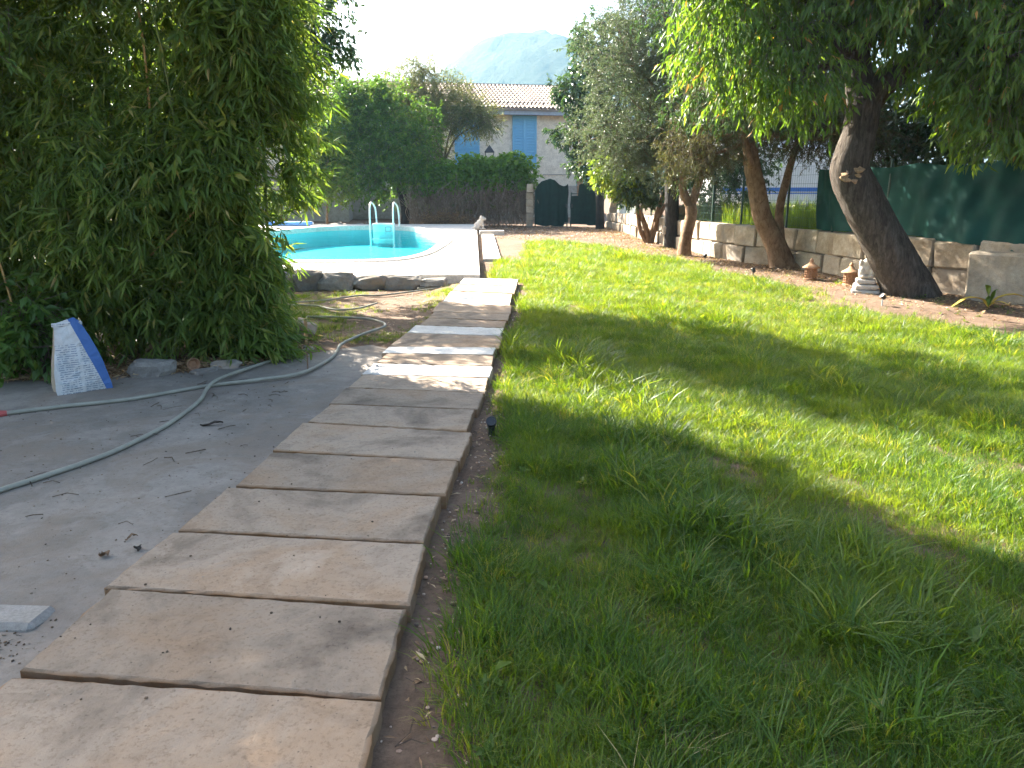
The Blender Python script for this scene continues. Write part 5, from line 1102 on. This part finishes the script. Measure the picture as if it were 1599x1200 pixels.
# rocks and pieces under the bamboo
for i, (x, y, d, rz, lab) in enumerate(((-2.95, 6.12, (.36, .22, .17), .1, 'flat grey rock beside the cement bag'), (-2.42, 6.42, (.3, .22, .12), .4, 'small rock under the middle of the bamboo'), (-2.2, 7.0, (.34, .28, .2), .2, 'pale rock under the right end of the bamboo'), (-2.55, 6.2, (.22, .12, .06), 1, 'thin flat stone in the dry litter below the bamboo'), (-2.12, 7.75, (.3, .26, .26), 0, 'rounded rock behind the wooden stake'))):
    tag(rock('rock', (x, y, -.01), d, M['rock'], 90 + i, rz=rz, boxy=i in (0, 3)), lab, 'rock', 'rocks under the bamboo')
V, F = lathe([(.035, 0), (.05, .07), (.054, .075), (.05, .08), (.03, .02)], 14); o = mesh('clay_pot', V, F, M['terracotta']); o.location = (-2.68, 6.28, .06); o.rotation_euler = (1.4, .3, .5); tag(o, 'small broken terracotta pot lying under the bamboo', 'pot')
# bark bits and dry leaves on the concrete
for i, (x, y, L, W, lab) in enumerate(((-1.69, 2.91, .045, .04, 'curled dark bark chip on the concrete near the slabs'), (-1.66, 3.08, .055, .012, 'thin strip of bark on the concrete beyond the chip'), (-1.58, 2.97, .045, .03, 'crumpled dry leaf on the concrete beside the slabs'), (-1.93, 4.72, .14, .03, 'dark dry leaf spray on the concrete near the hose'))):
    rng = np.random.default_rng(i + 9); V = []; n1 = 9
    for u in range(n1):
        for v in range(5):
            s, t = u / (n1 - 1) - .5, v / 4 - .5; V.append((s * L, t * W * (1 - (2 * s) ** 2 * .7) + .004 * math.sin(s * 20), .012 + .35 * W * (t * 2) ** 2 * .7 + .008 * math.sin(s * 6 + i) + rng.normal(0, .0015)))
    V += [(a, b, c_ - .002) for a, b, c_ in V]; q = n1 * 5
    F = [(u * 5 + v, u * 5 + v + 1, (u + 1) * 5 + v + 1, (u + 1) * 5 + v) for u in range(n1 - 1) for v in range(4)]; F += [tuple(w + q for w in f[::-1]) for f in F]
    o = mesh('bark_chip' if i < 2 else 'dry_leaf', V, F, M['bark_brown'] if i < 2 else M['bark_dark'], smooth=True); o.location = (x, y, .012); o.rotation_euler = (0, 0, i * 1.3 - .4); tag(o, lab, 'bark' if i < 2 else 'leaf')
# terracotta lanterns
def lantern(x, y, s, lab):
    o = tag(empty('terracotta_lantern', (x, y, .055)), lab, 'lantern', 'terracotta garden lanterns'); o.scale = (s, s, s)
    mesh('base', *lathe([(.1, -.03), (.115, 0), (.115, .025), (.1, .035)], 20), M['terracotta'], o)
    mesh('inner_wall', *lathe([(.075, .035), (.078, .12), (.078, .2)], 16), M['terracotta'], o)
    mb = MB()
    for k in range(14):
        a = k / 14 * 6.283; mb.tube([(.096 * math.cos(a), .096 * math.sin(a), .03), (.1 * math.cos(a + .05), .1 * math.sin(a + .05), .12), (.094 * math.cos(a), .094 * math.sin(a), .215)], .009, 5)
    for z in (.07, .11, .15, .19):
        mb.tube([(.097 * math.cos(t), .097 * math.sin(t), z) for t in np.linspace(0, 6.283, 21)], .008, 5, cap=False)
    mb.build('lattice', M['terracotta'], o)
    rf = mesh('roof', *lathe([(.1, .2), (.15, .21), (.148, .222), (.11, .245), (.07, .27), (.042, .295), (.036, .31)], 20), M['terracotta'], o, smooth=True)
    mesh('finial', *lathe([(.02, .305), (.03, .325), (.034, .34), (.022, .358), (.008, .375)], 12), M['terracotta'], rf, smooth=True)
lantern(4.78, 12.35, .92, 'terracotta lattice lantern by the wall, the one nearer the two-stemmed tree'); lantern(5.1, 11.62, .92, 'terracotta lattice lantern by the wall, the one next to the pale statue')
# pale statue
st = tag(empty('garden_statue', (4.99, 10.85, .04), R(-20)), 'weathered pale stone figure on a stepped plinth beside the leaning trunk', 'statue')
rng = np.random.default_rng(33); z = -.03
for (w_, h_) in ((.36, .09), (.31, .07), (.27, .07), (.2, .06)):
    o = fix_normals(mesh('plinth_step', *cbox(w_, w_ * .85, h_, .014, rng, .008), M['statue'], st)); o.location = (0, 0, z); z += h_ + .001
lump_mesh('figure', [((0, 0, .33), (.10, .07, .09), 0), ((-.07, -.03, .30), (.05, .055, .09), 0), ((.07, -.03, .30), (.05, .055, .09), 0), ((-.05, -.05, .25), (.035, .05, .035), 0), ((.05, -.05, .25), (.035, .05, .035), 0), ((0, 0, .42), (.075, .055, .075), 0), ((-.09, -.01, .41), (.028, .03, .07), .2), ((.09, -.01, .41), (.028, .03, .07), .2), ((0, 0, .495), (.024, .024, .03), 0), ((0, -.008, .54), (.046, .048, .052), 0), ((0, -.052, .535), (.012, .014, .016), 0), ((0, 0, .595), (.022, .022, .022), 0), ((.047, 0, .535), (.01, .015, .022), 0), ((-.047, 0, .535), (.01, .015, .022), 0)], .009, M['statue'], st, 2)
# garden spike lights
for i, (x, y, lab) in enumerate(((-.13, 4.62, 'black spike light at the right edge of the path'), (3.86, 15.5, 'black spike light in the grass in front of the olive'), (4.0, 12.8, 'black spike light in the grass in front of the two-stemmed tree'), (4.72, 9.75, 'black and grey spike light in front of the leaning tree'))):
    o = tag(empty('spike_light', (x, y, float(gh(x, y)))), lab, 'garden light', 'spike lights'); h_ = .03 if i == 0 else .07
    mesh('stem', *tube([(0, 0, -.05), (0, 0, h_ + .02)], .008 if i else .02, 8), M['greyplastic'] if i == 3 else M['black'], o)
    V, F = lathe([(.018, -.045), (.028, -.03), (.032, .02), (.034, .028), (.028, .03), (.024, .022)], 16); hd_ = mesh('head', V, F, M['black'], o, smooth=True); hd_.location = (0, 0, h_ + .045); hd_.rotation_euler = (R(50), 0, i * 1.7)
    mesh('lens', *lathe([(.024, .0), (.024, .004)], 14), M['iron'], hd_).location = (0, 0, .02)
# young plant with yellow dying leaves at the right
yp = tag(empty('yellowing_plant', (5.95, 9.55, .04)), 'young plant with two long yellow drooping leaves by the upright stone', 'plant')
def strap(pts, w, material, seed):
    C_ = catmull(pts, 7); n = len(C_); V = []
    T = np.gradient(C_, axis=0); T = unit(T); Sd = unit(np.cross(T, np.array([0, 0, 1.0])))
    for i in range(n):
        q = w * math.sin(math.pi * min(.97, (i + .8) / (n + .3))) ** .7; V += [C_[i] - Sd[i] * q + np.array([0, 0, q * .35]), C_[i], C_[i] + Sd[i] * q + np.array([0, 0, q * .35])]
    V = np.array(V); V2 = V - np.array([0, 0, .002]); F = [(3 * i + k, 3 * i + k + 1, 3 * i + k + 4, 3 * i + k + 3) for i in range(n - 1) for k in range(2)]; F += [tuple(a + len(V) for a in f[::-1]) for f in F]
    return mesh('leaf', np.concatenate([V, V2]), F, material, yp, smooth=True, attrs={'rnd': np.full(2 * len(V), .5)})
for k, (pts_, w_, mm) in enumerate((([(0, 0, 0), (-.1, -.02, .1), (-.3, -.05, .12), (-.5, -.08, .02)], .035, 'yellow'), ([(0, 0, 0), (.12, .0, .12), (.32, -.04, .16), (.52, -.08, .06)], .035, 'yellow'), ([(0, 0, 0), (.0, .02, .12), (-.02, .02, .24), (-.06, 0, .28)], .045, 'lime'), ([(0, 0, 0), (.03, 0, .1), (.06, .0, .2), (.09, -.02, .22)], .035, 'lime'), ([(0, 0, 0), (.06, -.08, .08), (.14, -.2, .06)], .025, 'yellow'))): strap(pts_, w_, M[mm], k)
# rubble behind the pool
rng = np.random.default_rng(77)
for k in range(9):
    x, y = -6.1 + rng.uniform(-.7, .8), 29.0 + rng.uniform(-.15, .3)
    o = rock('rubble_stone', (x, y, .05), (rng.uniform(.3, .5), .28, rng.uniform(.14, .26)), M['rock'], 600 + k, rz=rng.uniform(0, 3)); tag(o, 'small grey rubble stone in the heap behind the far pool edge left of the ladder', 'rock', 'rubble heap behind the pool')
dh = [(-2.6, 29.2, .35, .9, .4, .28)]; o = empty('dry_brush_pile', (-2.4, 29.2, .05)); tag(o, 'brown pile of dry cut brush in front of the ivy hedge', 'brush pile')
crown(o, (-2.4, 29.2, .05), [(-2.5, 29.2, .2, 1.1, .4, .3)], 500, 8, .3, .14, .012, M['litter'], 78, 'dry_stalks', droop=.1, shell=.6, four=False)

# ------------------------------------------------------------------ haze: even air from the garden to beyond the hill
hz = MB().box(-1500, 1500, -300, 1100, -6, 125).build('haze', None)
m, nt, out = mat('haze_air'); pv = nt.nodes.new('ShaderNodeVolumePrincipled'); pv.inputs['Color'].default_value = (.42, .74, 1, 1); pv.inputs['Density'].default_value = .00032; pv.inputs['Anisotropy'].default_value = .3
nt.links.new(pv.outputs[0], out.inputs['Volume']); hz.data.materials.clear(); hz.data.materials.append(m); tag(hz, kind='stuff')
